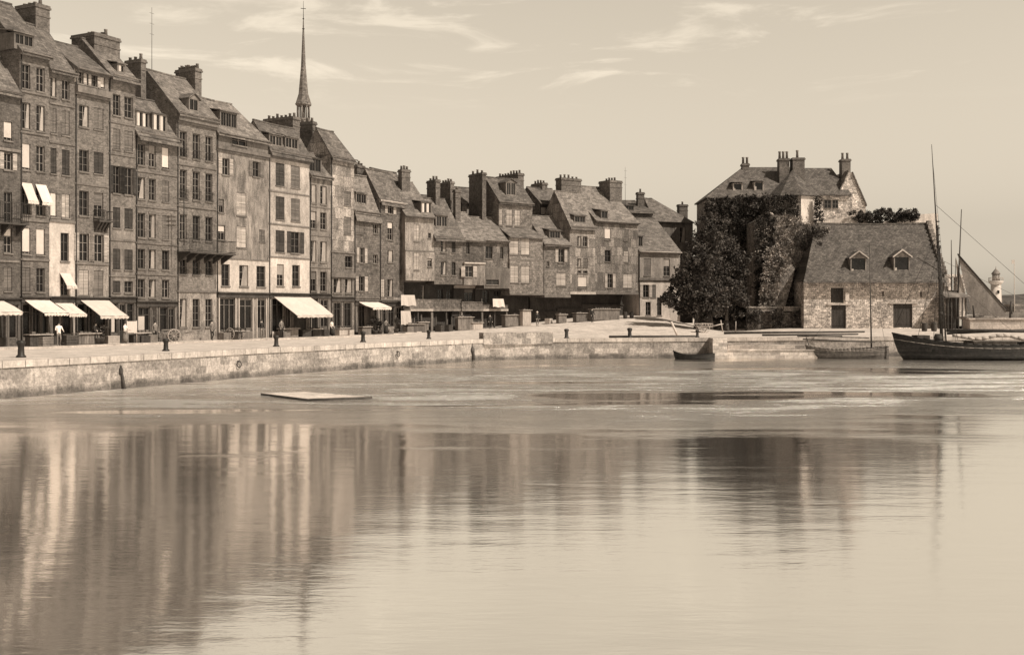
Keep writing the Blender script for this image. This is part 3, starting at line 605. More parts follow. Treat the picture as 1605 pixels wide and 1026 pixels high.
for H in HS:
    if 'grp' in H and H['grp'] is None: H['grp'] = 'terraced houses along the quay'
    root, fr = house(H)
    if H.get('pole'):
        b = MB(); s0 = fr.S(289, -1.6); z0, z1 = fr.Z(385, s0, -1.6), fr.Z(300, s0, -1.6); b.tube((s0, -1.56, z0), (s0, -1.56, z1), .05, n=6)
        for k in range(3): b.box(s0 - .5, s0 + .5, -1.6, -1.52, z1 - .3 - k * .35, z1 - .25 - k * .35)
        b.build('wire_bracket', M_IRON, root)
# ---------------------------------------------------------------- church spire (behind the terrace)
def wbox(q, px0, px1, py0, py1, Y, dep, m=0):
    """box whose front face sits at depth Y and spans the pixel rectangle"""
    q.box(r_(px0) * Y, r_(px1) * Y, Y, Y + dep, zz(py1, Y), zz(py0, Y), m)
M_LEAD = mat('spire_slate', .13, 'slate', c=.3, bw=.4, bh=.25, mort=.6)
Y = 150; X = r_(475.5) * Y; s = Y / FPX
ch = empty('church_spire', (X, Y, QZ), .35, 'thin slate spire with an open belfry rising behind the terrace', 'spire')
q = MB(); zb, ze, z1, zt = zz(225, Y) - QZ, zz(190, Y) - QZ, zz(163, Y) - QZ, zz(28, Y) - QZ
q.box(-1.1, 1.1, -1.1, 1.1, 0, ze); q.build('tower', mat('church_wall', .14, 'slate', bw=.4, bh=.25), ch)
q = MB()
for k in range(8):
    t = k * math.pi / 4 + math.pi / 8; q.tube((.82 * math.cos(t), .82 * math.sin(t), ze - .05), (.82 * math.cos(t), .82 * math.sin(t), z1), .1, n=6)
q.lathe([(.95, ze), (1.0, ze + .25), (.9, ze + .3)], n=8); q.lathe([(.9, z1 - .35), (1.08, z1 - .2), (1.12, z1)], n=8); q.tube((0, 0, ze), (0, 0, z1), .16, n=6)
q.build('belfry', M_WOOD, ch)
q = MB(); i = 0
for (ra, za), (rb, zb_) in (((1.1, z1 + .002), (.66, z1 + 1.4)), ((.66, z1 + 1.4), (.33, z1 + 5.2)), ((.33, z1 + 5.2), (.05, zt - .2))):
    for k in range(8):
        t0 = k * math.pi / 4 + math.pi / 8; t1 = t0 + math.pi / 4
        q.poly([(ra * math.cos(t0), ra * math.sin(t0), za), (ra * math.cos(t1), ra * math.sin(t1), za), (rb * math.cos(t1), rb * math.sin(t1), zb_), (rb * math.cos(t0), rb * math.sin(t0), zb_)])
q.build('spire_roof', M_LEAD, ch)
q = MB(); q.tube((0, 0, zt - .5), (0, 0, zt + 2.3), .05, .02, n=6); q.box(-.35, .35, -.03, .03, zt + 1.2, zt + 1.28); q.lathe([(.02, zt - .3), (.14, zt - .15), (.02, zt)], n=8); q.lathe([(.02, z1 + 10.1), (.2, z1 + 10.25), (.02, z1 + 10.4)], n=8); q.build('finial_cross', M_IRON, ch)

# ---------------------------------------------------------------- foliage
def leafmat(name, v, c=.6):
    m = bpy.data.materials.new(name); m.use_nodes = True; t = m.node_tree; b = t.nodes['Principled BSDF']; b.inputs['Roughness'].default_value = .6; b.inputs['Specular IOR Level'].default_value = .05
    g = nd(t, 'ShaderNodeNewGeometry'); n = nd(t, 'ShaderNodeTexNoise'); n.inputs['Scale'].default_value = 1.1; n.inputs['Detail'].default_value = 5
    t.links.new(g.outputs['Position'], n.inputs['Vector'])
    mr = nd(t, 'ShaderNodeMapRange'); mr.inputs['From Min'].default_value = .35; mr.inputs['From Max'].default_value = .65; mr.inputs['To Min'].default_value = 1 - c; mr.inputs['To Max'].default_value = 1 + c
    t.links.new(n.outputs['Fac'], mr.inputs['Value'])
    a = nd(t, 'ShaderNodeMath', operation='MULTIPLY_ADD'); t.links.new(g.outputs['Random Per Island'], a.inputs[0]); a.inputs[1].default_value = .5; a.inputs[2].default_value = .75
    p = nd(t, 'ShaderNodeMath', operation='MULTIPLY'); t.links.new(mr.outputs[0], p.inputs[0]); t.links.new(a.outputs[0], p.inputs[1])
    s = nd(t, 'ShaderNodeVectorMath', operation='SCALE'); s.inputs[0].default_value = sep(v)[:3]; t.links.new(p.outputs[0], s.inputs['Scale']); t.links.new(s.outputs[0], b.inputs['Base Color'])
    return m
M_LEAFD = leafmat('dark_leaves', .065, .6); M_IVY = leafmat('ivy_leaves', .22, .8); M_IVYD = leafmat('dark_ivy_and_shadow', .05, .7); M_BUSH = leafmat('bush_leaves', .055)
M_BARK = mat('bark', .075, 'plaster', c=.5, scale=3)
def leaf(q, p, sz):
    n = Vector((R.gauss(0, 1), R.gauss(0, 1), R.gauss(0, 1) + .5)).normalized(); a = n.orthogonal().normalized(); b = n.cross(a); t = R.random() * 6.28
    a, b = a * math.cos(t) + b * math.sin(t), b * math.cos(t) - a * math.sin(t); p = Vector(p)
    q.poly([p - a * sz, p + b * sz * .55, p + a * sz, p - b * sz * .55])
def crown(q, c, rad, nclump, nleaf, sz, clr=.28):
    c = Vector(c)
    for k in range(nclump):
        d = Vector((R.gauss(0, 1), R.gauss(0, 1), R.gauss(0, 1))).normalized() * (R.random() ** .38) * R.uniform(.8, 1.08)
        cc = c + Vector((d.x * rad[0], d.y * rad[1], d.z * rad[2])); rr = min(rad) * R.uniform(clr * .55, clr * 1.2)
        for j in range(nleaf):
            e = Vector((R.gauss(0, .55), R.gauss(0, .55), R.gauss(0, .42))) * rr; leaf(q, cc + e, sz * R.uniform(.6, 1.25))
def tree(px, Y, pyb, crowns, trunk_r, label, mname=M_LEAFD, lean=0.0, group='trees by the old fortified house'):
    X = r_(px) * Y; g = ground(X, Y); o = empty('broadleaf_tree', (X, Y, g), 0, label, 'tree', group)
    q = MB(); top = max(c[1] for c in crowns); pts = []; H = top * .8
    p = Vector((0, 0, -.3)); rr = trunk_r
    for k in range(6):
        z = H * (k + 1) / 6; p2 = Vector((lean * z / H + R.gauss(0, .12), R.gauss(0, .12), z)); q.tube(p, p2, rr, rr * .82, n=9); pts.append(p2); p = p2; rr *= .82
    for cx, cz, rx, rz, n in crowns:
        b0 = pts[1 + R.randrange(3)]; q.tube(b0, (cx, R.uniform(-1, 1), cz), trunk_r * .4, trunk_r * .1, n=6)
        for k in range(5): q.tube((b0 + Vector((cx, 0, cz))) / 2, (cx + R.uniform(-.6, .6) * rx, R.uniform(-.6, .6) * rx, cz + R.uniform(-.6, .6) * rz), trunk_r * .16, trunk_r * .04, n=5)
    q.build('trunk', M_BARK, o)
    q = MB()
    for cx, cz, rx, rz, n in crowns: crown(q, (cx, 0, cz), (rx, rx * .85, rz), n, 95, .17)
    q.build('crown', mname, o); return o
tree(1090, 124, 515, [(-.6, 4.6, 2.6, 3.2, 44), (.6, 7.8, 2.4, 2.4, 34), (1.2, 3.2, 2.6, 2.2, 34), (-2.4, 3.4, 1.6, 1.9, 18), (.4, 1.9, 2.8, 1.3, 22)], .26, 'dark low-crowned tree nearest the end house')
tree(1114, 130, 515, [(0, 9.2, 3.0, 2.8, 44), (.3, 12.0, 2.2, 1.8, 24), (-1.4, 6.6, 2.6, 2.4, 34), (1.6, 4.8, 2.6, 2.6, 34), (0.2, 3, 2.6, 1.8, 22)], .3, 'taller dark tree with a pale trunk in the middle of the clump')
tree(1140, 135, 515, [(0, 7.5, 2.5, 3.4, 46), (-.8, 10.6, 2.4, 2.0, 28), (1.0, 4, 2.2, 2.4, 34), (-1.6, 4, 2.2, 2.4, 30), (1.4, 9, 1.6, 2.4, 20)], .28, 'dark tree standing against the ivy-covered bastion')

def px_ivy(q, poly, Y, n, sz, thick=.5, jitter=1.5, dens=None):
    xs = [p[0] for p in poly]; ys = [p[1] for p in poly]
    def inside(x, y):
        c = False; j = len(poly) - 1
        for i in range(len(poly)):
            xi, yi = poly[i]; xj, yj = poly[j]
            if (yi > y) != (yj > y) and x < (xj - xi) * (y - yi) / (yj - yi) + xi: c = not c
            j = i
        return c
    k = 0; t = 0
    while k < n and t < n * 20:
        t += 1; x, y = R.uniform(min(xs), max(xs)), R.uniform(min(ys), max(ys))
        if not inside(x, y): continue
        if R.random() < .0: continue
        m = R.randrange(4, 9); d = R.random() * thick
        for j in range(m):
            a, b = x + R.gauss(0, jitter), y + R.gauss(0, jitter); YY = Y - d - R.random() * .2
            leaf(q, (r_(a) * YY, YY, zz(b, YY)), sz * R.uniform(.6, 1.2)); k += 1

# ---------------------------------------------------------------- the old fortified house above the quay
M_RUB = mat('rubble_masonry', .45, 'stone', c=.75, bw=.5, bh=.24, mort=.6, scale=1.8, bump=.5)
M_RUBD = mat('weathered_masonry', .19, 'stone', c=.7, bw=.5, bh=.26, mort=.6, scale=1.8)
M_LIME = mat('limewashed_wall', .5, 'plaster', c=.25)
def hip_roof(q, x0, x1, y0, y1, ze, zr, rx0, rx1, ry, ov=.3, t=.15):
    E = [(x0 - ov, y0 - ov, ze), (x1 + ov, y0 - ov, ze), (x1 + ov, y1 + ov, ze), (x0 - ov, y1 + ov, ze)]; r0, r1 = (rx0, ry, zr), (rx1, ry, zr)
    q.poly([E[0], E[1], r1, r0]); q.poly([E[1], E[2], r1]); q.poly([E[2], E[3], r0, r1]); q.poly([E[3], E[0], r0]); q.poly([(a, b, c - t) for a, b, c in reversed(E)])
    for i in range(4):
        a, b = E[i], E[(i + 1) % 4]; q.poly([a, (a[0], a[1], a[2] - t), (b[0], b[1], b[2] - t), b])
def wchim(root, px0, px1, py0, py1, Y, dep, npot, pots=1.0):
    q = MB(); x0, x1, z0, z1 = r_(px0) * Y, r_(px1) * Y, zz(py1, Y), zz(py0, Y)
    q.box(x0 + .06, x1 - .06, Y, Y + dep, z0 - 1.2, z1 - .3); q.box(x0 - .04, x1 + .04, Y - .1, Y + dep + .1, z1 - .3, z1 - .12); q.box(x0 + .02, x1 - .02, Y - .03, Y + dep + .03, z1 - .12, z1)
    c = q.build('chimney', M_BRICK, root); 
    for k in range(npot):
        p = MB(); xx = x0 + (x1 - x0) * (k + .5) / npot; p.lathe([(.19, z1 + .002), (.15, z1 + pots * .8), (.2, z1 + pots * .85), (.18, z1 + pots)], xx, Y + dep / 2, n=10); p.build('chimney_pot', M_POT, c)
def wwin(root, px0, px1, py0, py1, Y, fm=None):
    x0, x1, z0, z1 = r_(px0) * Y, r_(px1) * Y, zz(py1, Y), zz(py0, Y); f = MB(); t = .07
    f.box(x0 - t, x0, Y - .06, Y + .05, z0 - t, z1 + t); f.box(x1, x1 + t, Y - .06, Y + .05, z0 - t, z1 + t); f.box(x0, x1, Y - .06, Y + .05, z1, z1 + t); f.box(x0, x1, Y - .1, Y + .05, z0 - t, z0)
    xm = (x0 + x1) / 2; f.box(xm - .025, xm + .025, Y - .05, Y - .015, z0, z1); zm = (z0 + z1) / 2; f.box(x0, xm - .026, Y - .045, Y - .015, zm - .02, zm + .02); f.box(xm + .026, x1, Y - .045, Y - .015, zm - .02, zm + .02)
    o = f.build('window', fm or M_FRAME, root); p = MB(); p.box(x0, x1, Y - .012, Y - .004, z0, z1); p.build('pane', M_GLASS, o)
def wdorm(root, px0, px1, pyt, pyb, Y, back, gable=True, mw=None, mr=None):
    x0, x1, z0, z1 = r_(px0) * Y, r_(px1) * Y, zz(pyb, Y), zz(pyt, Y); w = x1 - x0; xm = (x0 + x1) / 2; zw = z1 - (w * .38 if gable else .25)
    q = MB(); t = .14
    q.box(x0, x0 + t, Y, Y + back, z0 - .3, zw); q.box(x1 - t, x1, Y, Y + back, z0 - .3, zw); q.box(x0 + t, x1 - t, Y, Y + .12, z0 - .3, z0 + .12); q.box(x0 + t, x1 - t, Y, Y + .12, zw - .1, zw)
    if gable: q.poly([(x0, Y + .01, zw), (x1, Y + .01, zw), (xm, Y + .01, z1 - .05)])
    d = q.build('dormer', mw or M_WOODL, root); r = MB(); ov = .22
    for dz in (0, .09):
        if gable:
            for sx in (x0 - ov, x1 + ov):
                p = [(sx, Y - .3, zw - .14 + dz), (xm, Y - .3, z1 + dz), (xm, Y + back + .8, z1 + dz), (sx, Y + back + .3, zw - .14 + dz)]; r.poly(p)
        else: r.poly([(x0 - ov, Y - .25, zw + dz), (x1 + ov, Y - .25, zw + dz), (x1 + ov, Y + back + .4, z1 + dz), (x0 - ov, Y + back + .4, z1 + dz)])
    r.build('dormer_roof', mr or M_ROOFT, d)
    if gable:
        g = MB()
        for sx in (x0 - ov, x1 + ov):
            g.poly([(sx, Y - .32, zw - .2), (sx, Y - .32, zw - .02), (xm, Y - .32, z1 + .14), (xm, Y - .32, z1 - .06)]); g.poly([(sx, Y - .301, zw - .2), (sx, Y - .301, zw - .02), (xm, Y - .301, z1 + .14), (xm, Y - .301, z1 - .06)])
            g.poly([(sx, Y - .32, zw - .02), (sx, Y - .301, zw - .02), (xm, Y - .301, z1 + .14), (xm, Y - .32, z1 + .14)])
        g.build('bargeboard', M_WOODL, d)
    p = MB(); p.box(x0 + t, x1 - t, Y + .13, Y + .15, z0 + .12, zw - .1); p.build('pane', M_GLASS, d)
    s = MB(); s.box(x0 + t, x0 + t + w * .13, Y + .04, Y + .1, z0 + .12, z0 + .75); s.build('shutter', M_WOODL, d)

def prism(q, poly, Y, dep, m=0):
    a = [(r_(x) * Y, Y, zz(y, Y)) for x, y in poly]; b = [(p[0], p[1] + dep, p[2]) for p in a]
    q.poly(a[::-1] if 0 else a, m); q.poly(b[::-1], m)
    for i in range(len(a)): j = (i + 1) % len(a); q.poly([a[i], b[i], b[j], a[j]], m)
LG = 2.4
lt = empty('fortified_house', (0, 0, 0), 0, 'old stone house with steep tiled roofs and clay-potted chimneys above the ivy-covered bastion', 'mansion')
Y0 = 146; q = MB(); x0, x1 = r_(1110) * Y0, r_(1250) * Y0; ze = zz(309, Y0)
q.box(x0, x1, Y0, Y0 + 9, LG - 1, ze - .02)
q.build('wall', M_RUBD, lt)
q = MB(); hip_roof(q, x0, x1 + .3, Y0, Y0 + 9, ze, zz(262, Y0 + 4.5), r_(1164) * (Y0 + 4.5), r_(1245) * (Y0 + 4.5), Y0 + 4.5); q.build('roof', M_ROOFT, lt)
wdorm(lt, 1149, 1164, 284, 304, Y0 + .7, 1.6, False, M_WOODL); wdorm(lt, 1182, 1197, 282, 301, Y0 + .7, 1.6, False, M_WOODL)
wchim(lt, 1163, 1175, 256, 264, Y0 + 4, 1.0, 2, .9); wchim(lt, 1221, 1238, 248, 280, Y0 + 1.8, 1.3, 3, 1.0); wchim(lt, 1242, 1262, 247, 270, Y0 + 1.5, 1.6, 1, 1.1); wchim(lt, 1319, 1334, 249, 280, Y0 + 4, 1.3, 2, .9)
# polygonal turret
Yt = 143.5; xt = r_(1249) * Yt; rt = 3.3; q = MB()
q.lathe([(rt, LG), (rt, zz(303, Yt - rt))], xt, Yt + 1.2, n=8)
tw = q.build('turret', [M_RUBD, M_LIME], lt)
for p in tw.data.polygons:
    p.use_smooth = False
    if p.normal.x > .25 and p.normal.y < -.3: p.material_index = 1  # pale only on the sun-facing facets: sunlight put into the colour
q = MB(); zt_ = zz(303, Yt - rt); za = zz(266, Yt + 2); r2 = rt + .35
for k in range(8):
    t0, t1 = k * math.pi / 4, (k + 1) * math.pi / 4; q.poly([(xt + r2 * math.cos(t0), Yt + 1.2 + r2 * math.sin(t0), zt_ - .1), (xt + r2 * math.cos(t1), Yt + 1.2 + r2 * math.sin(t1), zt_ - .1), (xt, Yt + 2.4, za)])
q.poly([(xt + r2 * math.cos(-k * math.pi / 4), Yt + 1.2 + r2 * math.sin(-k * math.pi / 4), zt_ - .16) for k in range(8)])
q.build('turret_roof', M_ROOFT, lt)
# right wing
Yw = 148; xa, xb = r_(1262) * Yw, r_(1357) * Yw; xg = r_(1336) * Yw; zw = zz(305, Yw); q = MB()
q.box(xa, xg, Yw, Yw + 8, LG, zw - .02)
zr = zz(264, Yw + 4.5)
q.build('wing_wall', M_RUB, lt)
q = MB(); prism(q, [(1317, 352), (1317, 300), (1331, 269), (1337, 272), (1357, 320), (1357, 352)], Yw + .4, 6); q.build('gable_wall', M_RUB, lt)
q = MB(); 
for (a0, b0), (a1, b1) in (((1315, 300), (1331, 266)), ((1337, 269), (1359, 320))): prism(q, [(a0, b0), (a1, b1), (a1, b1 + 3), (a0, b0 + 3)], Yw + .2, 6.4)
q.build('gable_coping', M_RUBD, lt)
q = MB(); hip_roof(q, xa, xg - .6, Yw, Yw + 8, zw, zr, r_(1262) * (Yw + 4), r_(1303) * (Yw + 4), Yw + 4, .4); q.build('wing_roof', M_ROOFT, lt)
wwin(lt, 1292, 1302, 314, 326, Yw); wwin(lt, 1305, 1313, 314, 326, Yw)
for px in (1122, 1140, 1170, 1205): wwin(lt, px, px + 8, 330, 350, Y0, M_FRAMED)

# ivy-covered bastion
bs = empty('ivy_bastion', (0, 0, 0), 0, 'ruined stone bastion thickly overgrown with pale ivy between the trees and the warehouse', 'bastion')
Yb = 138.5; q = MB()
prism(q, [(1188, 520), (1188, 345), (1206, 336), (1248, 340), (1262, 352), (1284, 350), (1296, 362), (1288, 400), (1270, 430), (1262, 436), (1262, 520)], Yb, 7)
q.build('masonry', M_RUBD, bs)
q = MB(); prism(q, [(1190, 520), (1192, 470), (1204, 420), (1226, 400), (1246, 420), (1242, 440), (1231, 478), (1231, 520)], Yb - 1.6, 1.58); q.build('buttress', M_RUBD, bs)
q = MB(); px_ivy(q, [(1186, 500), (1188, 350), (1204, 334), (1250, 338), (1268, 348), (1300, 356), (1290, 402), (1270, 432), (1262, 440), (1236, 440), (1212, 410), (1196, 480)], Yb, 5200, .15, .6)
px_ivy(q, [(1190, 512), (1192, 450), (1200, 390), (1230, 385), (1240, 410), (1226, 440), (1212, 482), (1200, 492)], Yb - 1.6, 3000, .15, .5)
q.build('ivy', M_IVY, bs)
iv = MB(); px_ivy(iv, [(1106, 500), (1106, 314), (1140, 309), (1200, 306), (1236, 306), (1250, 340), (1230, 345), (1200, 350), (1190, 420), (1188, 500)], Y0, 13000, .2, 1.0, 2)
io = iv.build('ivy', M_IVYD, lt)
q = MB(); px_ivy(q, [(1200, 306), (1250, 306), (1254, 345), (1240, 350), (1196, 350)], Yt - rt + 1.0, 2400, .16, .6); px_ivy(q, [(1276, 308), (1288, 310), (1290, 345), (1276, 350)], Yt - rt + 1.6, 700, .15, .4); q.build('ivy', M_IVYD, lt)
q = MB(); px_ivy(q, [(1182, 500), (1184, 344), (1206, 332), (1216, 345), (1206, 400), (1196, 450), (1190, 505)], Yb - .1, 3600, .16, .6); px_ivy(q, [(1236, 436), (1262, 434), (1262, 482), (1232, 480)], Yb - .05, 700, .14, .3); q.build('dark_ivy_and_shadow', M_IVYD, bs)  # lower patch of dark leaves paints in the arch shadow
# low overgrown wall at the foot
Yl = 135.2; q = MB()
def wallpiece(q, a, b, y0, y1, Y, d): wbox(q, a, b, y0, y1, Y, d)
wl = empty('overgrown_wall', (0, 0, 0), 0, 'low dark ivy-grown stone wall with recesses at the foot of the bastion', 'wall')
wallpiece(q, 1171, 1192, 483, 520, Yl, .6); wallpiece(q, 1208, 1228, 483, 520, Yl, .6); wallpiece(q, 1243, 1259, 484, 520, Yl, .6); wallpiece(q, 1192, 1208, 483, 488, Yl, .6); wallpiece(q, 1228, 1243, 483, 488, Yl, .6); wallpiece(q, 1192, 1243, 490, 520, Yl + .9, .4)
wallpiece(q, 1169, 1260, 480, 482.9, Yl - .08, .8)
q.build('masonry', M_RUBD, wl)
q = MB(); px_ivy(q, [(1170, 516), (1170, 484), (1194, 484), (1193, 516)], Yl, 700, .12, .3); px_ivy(q, [(1208, 516), (1208, 484), (1229, 484), (1228, 516)], Yl, 700, .12, .3); px_ivy(q, [(1242, 510), (1242, 486), (1259, 486), (1259, 510)], Yl, 350, .12, .3); q.build('ivy', M_IVYD, wl)
# bushes
def bush(px, py, Y, rx, rz, n, label, mt=M_BUSH, nm='bush'):
    X = r_(px) * Y; Z = zz(py, Y); q = MB(); crown(q, (0, 0, rz * .8), (rx, rx * .8, rz), n, 70, .13, .35)
    for k in range(6): q.tube((R.gauss(0, .1), 0, -.2), (R.gauss(0, rx * .5), R.gauss(0, .3), rz), .04, .01, n=4)
    o = q.build(nm, mt); o.location = (X, Y, Z); tag(o, label, 'bush', 'bushes on the upper terrace'); return o
bush(1272, 392, 137.2, 1.7, 1.7, 26, 'dark round bush growing on the bastion below the white turret wall')
bush(1347, 347, 144.7, 1.3, .9, 22, 'small bush on the terrace wall nearest the fortified house')
bush(1374, 352, 144.7, 2.0, 1.2, 46, 'largest bush on the terrace wall above the warehouse roof')
bush(1403, 348, 144.7, 1.9, 1.0, 40, 'middle bush on the terrace wall above the warehouse roof')
bush(1430, 344, 144.7, 1.6, .8, 32, 'rightmost low bush on the terrace wall above the warehouse roof')
# terrace wall
tw = MB(); Yc = 145; prism(tw, [(1286, 520), (1286, 352), (1302, 343), (1360, 340), (1372, 350), (1440, 336), (1470, 334), (1470, 520)], Yc, 1.0)
tag(tw.build('terrace_wall', M_LIME), 'pale rendered terrace wall rising behind the warehouse roof', 'wall')

# ---------------------------------------------------------------- warehouse with the tiled roof
wh = empty('salt_warehouse', (0, 0, 0), 0, 'long rubble-stone warehouse with a steep tiled roof and two small gabled dormers', 'warehouse')
Yh = 133.5; px0, px1 = 1260, 1478; xa, xb = r_(px0) * Yh, r_(px1) * Yh; ze = zz(437, Yh); ops = [(1303, 1326, 478, 516), (1302, 1322, 451, 474), (1400, 1430, 476, 513), (1382, 1385.5, 456, 464), (1442, 1445, 457, 465)]
O = [(r_(a) * Yh, r_(b) * Yh, max(zz(d, Yh), 2.35), zz(c, Yh)) for a, b, c, d in ops]
q = MB(); xs = sorted({xa, xb} | {o[0] for o in O} | {o[1] for o in O}); zs = sorted({1.2, ze} | {o[2] for o in O} | {o[3] for o in O})
for i in range(len(xs) - 1):
    for j in range(len(zs) - 1):
        cx, cz = (xs[i] + xs[i+1]) / 2, (zs[j] + zs[j+1]) / 2
        if any(o[0] < cx < o[1] and o[2] < cz < o[3] for o in O): continue
        q.poly([(xs[i], Yh, zs[j]), (xs[i+1], Yh, zs[j]), (xs[i+1], Yh, zs[j+1]), (xs[i], Yh, zs[j+1])])
for a, b, c, d in O:
    y = Yh + .35; q.poly([(a, Yh, c), (a, y, c), (a, y, d), (a, Yh, d)]); q.poly([(b, Yh, c), (b, y, c), (b, y, d), (b, Yh, d)]); q.poly([(a, Yh, d), (a, y, d), (b, y, d), (b, Yh, d)]); q.poly([(a, Yh, c), (a, y, c), (b, y, c), (b, Yh, c)]); q.poly([(a, y, c), (b, y, c), (b, y, d), (a, y, d)])
yr, yb = Yh + 5.4, Yh + 10.8; zr = zz(350, yr)
q.poly([(xa, yb, 1.2), (xa, Yh, 1.2), (xa, Yh, ze), (xa, yb, ze)]); q.poly([(xb, Yh, 1.2), (xb, yb, 1.2), (xb, yb, ze), (xb, yr, zr), (xb, Yh, ze)]); q.poly([(xb, yb, 1.2), (xa, yb, 1.2), (xa, yb, ze), (xb, yb, ze)])
q.build('wall', M_RUB, wh)
# roof, front slope as a gently uneven grid
q = MB(); xrl = xa + 2.9; nx, ny = 26, 12; G = {}; ov = .95; sl = (zr - ze) / (yr - Yh)
for i in range(nx + 1):
    for j in range(ny + 1):
        b = j / ny; xl = (xa - .3) * (1 - b) + xrl * b; x = xl + (xb - .05 - xl) * i / nx; y = (Yh - ov) * (1 - b) + yr * b
        z = (ze - ov * sl * .3) * (1 - b) + zr * b - .35 * math.sin(b * math.pi) * .5 + R.gauss(0, .02) - .1 * math.sin(i / nx * math.pi) * b; G[i, j] = (x, y, z)
for i in range(nx):
    for j in range(ny): q.poly([G[i, j], G[i+1, j], G[i+1, j+1], G[i, j+1]], sm=True)
    a, b = G[i, 0], G[i+1, 0]; q.poly([a, (a[0], a[1], a[2] - .14), (b[0], b[1], b[2] - .14), b])
q.poly([(xa - .3, Yh - ov, G[0, 0][2] - .14), (xb, Yh - ov, G[0, 0][2] - .14), (xb, Yh + .1, ze), (xa - .3, Yh + .1, ze)])
for j in range(ny): a, b = G[0, j], G[0, j+1]; q.poly([(xa - .3, yb, ze), a, b])
q.poly([(xa - .3, yb, ze), G[0, ny], (xrl, yr, zr), (xb, yr, zr), (xb, yb, ze)][::1][0:1] + [(xrl, yr, zr), (xb, yr, zr), (xb, yb, ze)])
for k in range(40): a = xrl + (xb - xrl) * k / 40; q.box(a + .01, a + (xb - xrl) / 40 - .01, yr - .14, yr + .14, zr - .2, zr + .1 - .1 * math.sin((k + .5) / 40 * math.pi))
q.build('roof', M_ROOFT, wh)
q = MB(); n = 14
for k in range(n):   # coping stones up the right gable
    a, b = k / n, (k + 1) / n; ya, yc = Yh - .5 + (yr - Yh + .5) * a, Yh - .5 + (yr - Yh + .5) * b; za, zc = ze - .3 + (zr - ze + .3) * a, ze - .3 + (zr - ze + .3) * b
    q.box(xb - .05, xb + .5, ya, yc, za - .6, zc + .25 + R.random() * .15)
q.box(xb, xb + .45, Yh - .3, yb, 1.2, ze - .3)
q.build('coping', M_RUBD, wh)
for i, (a, b, c, d) in enumerate(O[:3]):
    q = MB(); n = max(3, int((b - a) / .3)); w_ = (b - a) / n
    for k in range(n): q.box(a + w_ * k + .012, a + w_ * (k + 1) - .012, Yh + .18, Yh + .23, c, d)
    q.box(a, b, Yh + .14, Yh + .178, c + .4, c + .5); q.box(a, b, Yh + .14, Yh + .178, d - .5, d - .4)
    q.build('door' if i != 1 else 'loading_door', M_SHOPD if i != 2 else M_WOODD, wh)
    q = MB(); 
    if i != 1: q.box(a - .5, b + .6, Yh - .12, Yh + .1, d + .01, d + .2)
    else: q.box(a - .2, b + .2, Yh - .05, Yh + .1, d + .01, d + .1)
    q.build('lintel', M_WOODL, wh)
q = MB(); q.box(r_(1324) * Yh, r_(1330) * Yh, Yh - .3, Yh - .22, zz(471, Yh), zz(458, Yh)); q.build('sign_board', M_BLIND, wh)
wdorm(wh, 1333, 1358, 394, 431, Yh + .3, 2.0, True, M_WOOD); wdorm(wh, 1401, 1426, 392, 429, Yh + .3, 2.0, True, M_WOOD)
# small quay shed beyond the warehouse
sh = empty('quay_shed', (0, 0, 0), 0, 'small open timber quay shed with a sloping roof beyond the warehouse', 'shed'); Ys = 131
q = MB(); xa, xb = r_(1484) * Ys, r_(1516) * Ys
for k in range(6): xx = xa + .1 + (xb - xa - .3) * k / 5; q.box(xx, xx + .12, Ys, Ys + .12, 2.0, zz(465, Ys))
q.box(xa, xb, Ys - .02, Ys + .14, zz(465, Ys), zz(464, Ys)); q.build('timber_frame', M_WOODD, sh); q = MB(); q.box(xa, xb, Ys + 2.4, Ys + 2.5, 2.0, zz(466, Ys)); q.build('back_wall', M_WOODD, sh); q = MB(); q.box(xa, xa + (xb - xa) * .35, Ys + .15, Ys + .2, 2.0, zz(468, Ys)); q.build('door', M_WOODD, sh)
q = MB(); q.poly([(xa - .3, Ys - .3, zz(465, Ys)), (xb + .4, Ys - .3, zz(465, Ys)), (xb, Ys + 2.7, zz(454, Ys)), (xa, Ys + 2.7, zz(454, Ys))]); q.poly([(xa - .3, Ys - .3, zz(466.2, Ys)), (xb + .4, Ys - .3, zz(466.2, Ys)), (xb, Ys + 2.7, zz(455.2, Ys)), (xa, Ys + 2.7, zz(455.2, Ys))]); q.poly([(xa - .3, Ys - .3, zz(465, Ys)), (xb + .4, Ys - .3, zz(465, Ys)), (xb + .4, Ys - .3, zz(466.2, Ys)), (xa - .3, Ys - .3, zz(466.2, Ys))]); q.build('roof', M_ROOFL, sh)
# stone gate piers behind the shed
q = MB(); wbox(q, 1487, 1493, 434, 500, 150, 1); wbox(q, 1500, 1513, 432, 500, 150, 1.2); wbox(q, 1486, 1514, 430, 434, 149.9, 1.4); tag(q.build('stone_chimney', M_RUB), 'pale stone gable and stack seen above the quay shed', 'building')
# ---------------------------------------------------------------- quay, ground, water
EDGE = [(-60, -4), (-27, 58), (-23, 65.7), (-18, 77), (-10.6, 89.8), (-2.5, 102.0), (4.1, 104.6), (15.9, 106.4), (20.9, 107.5), (29.6, 109.5), (38.6, 110.5), (56, 112), (110, 114)]
def edge_samples():
    out = []
    for i in range(len(EDGE) - 1):
        a, b = Vector(EDGE[i]), Vector(EDGE[i+1]); n = max(1, int((b - a).length / 2.2))
        for k in range(n): out.append(a.lerp(b, k / n))
    out.append(Vector(EDGE[-1])); return out
ES = edge_samples()
def backdir(p):
    t = sst(-14, 8, p.x); v = Vector((-.88, .47)).lerp(Vector((0, 1)), t); return v.normalized()
M_PAVE = mat('pale_paving', .48, 'plaster', c=.28, scale=.8, bump=.1, jit=0)
M_QUAY = mat('quay_stone', .25, 'ashlar', c=.45, bw=1.3, bh=.5, mort=.9, scale=1.1, jit=0)
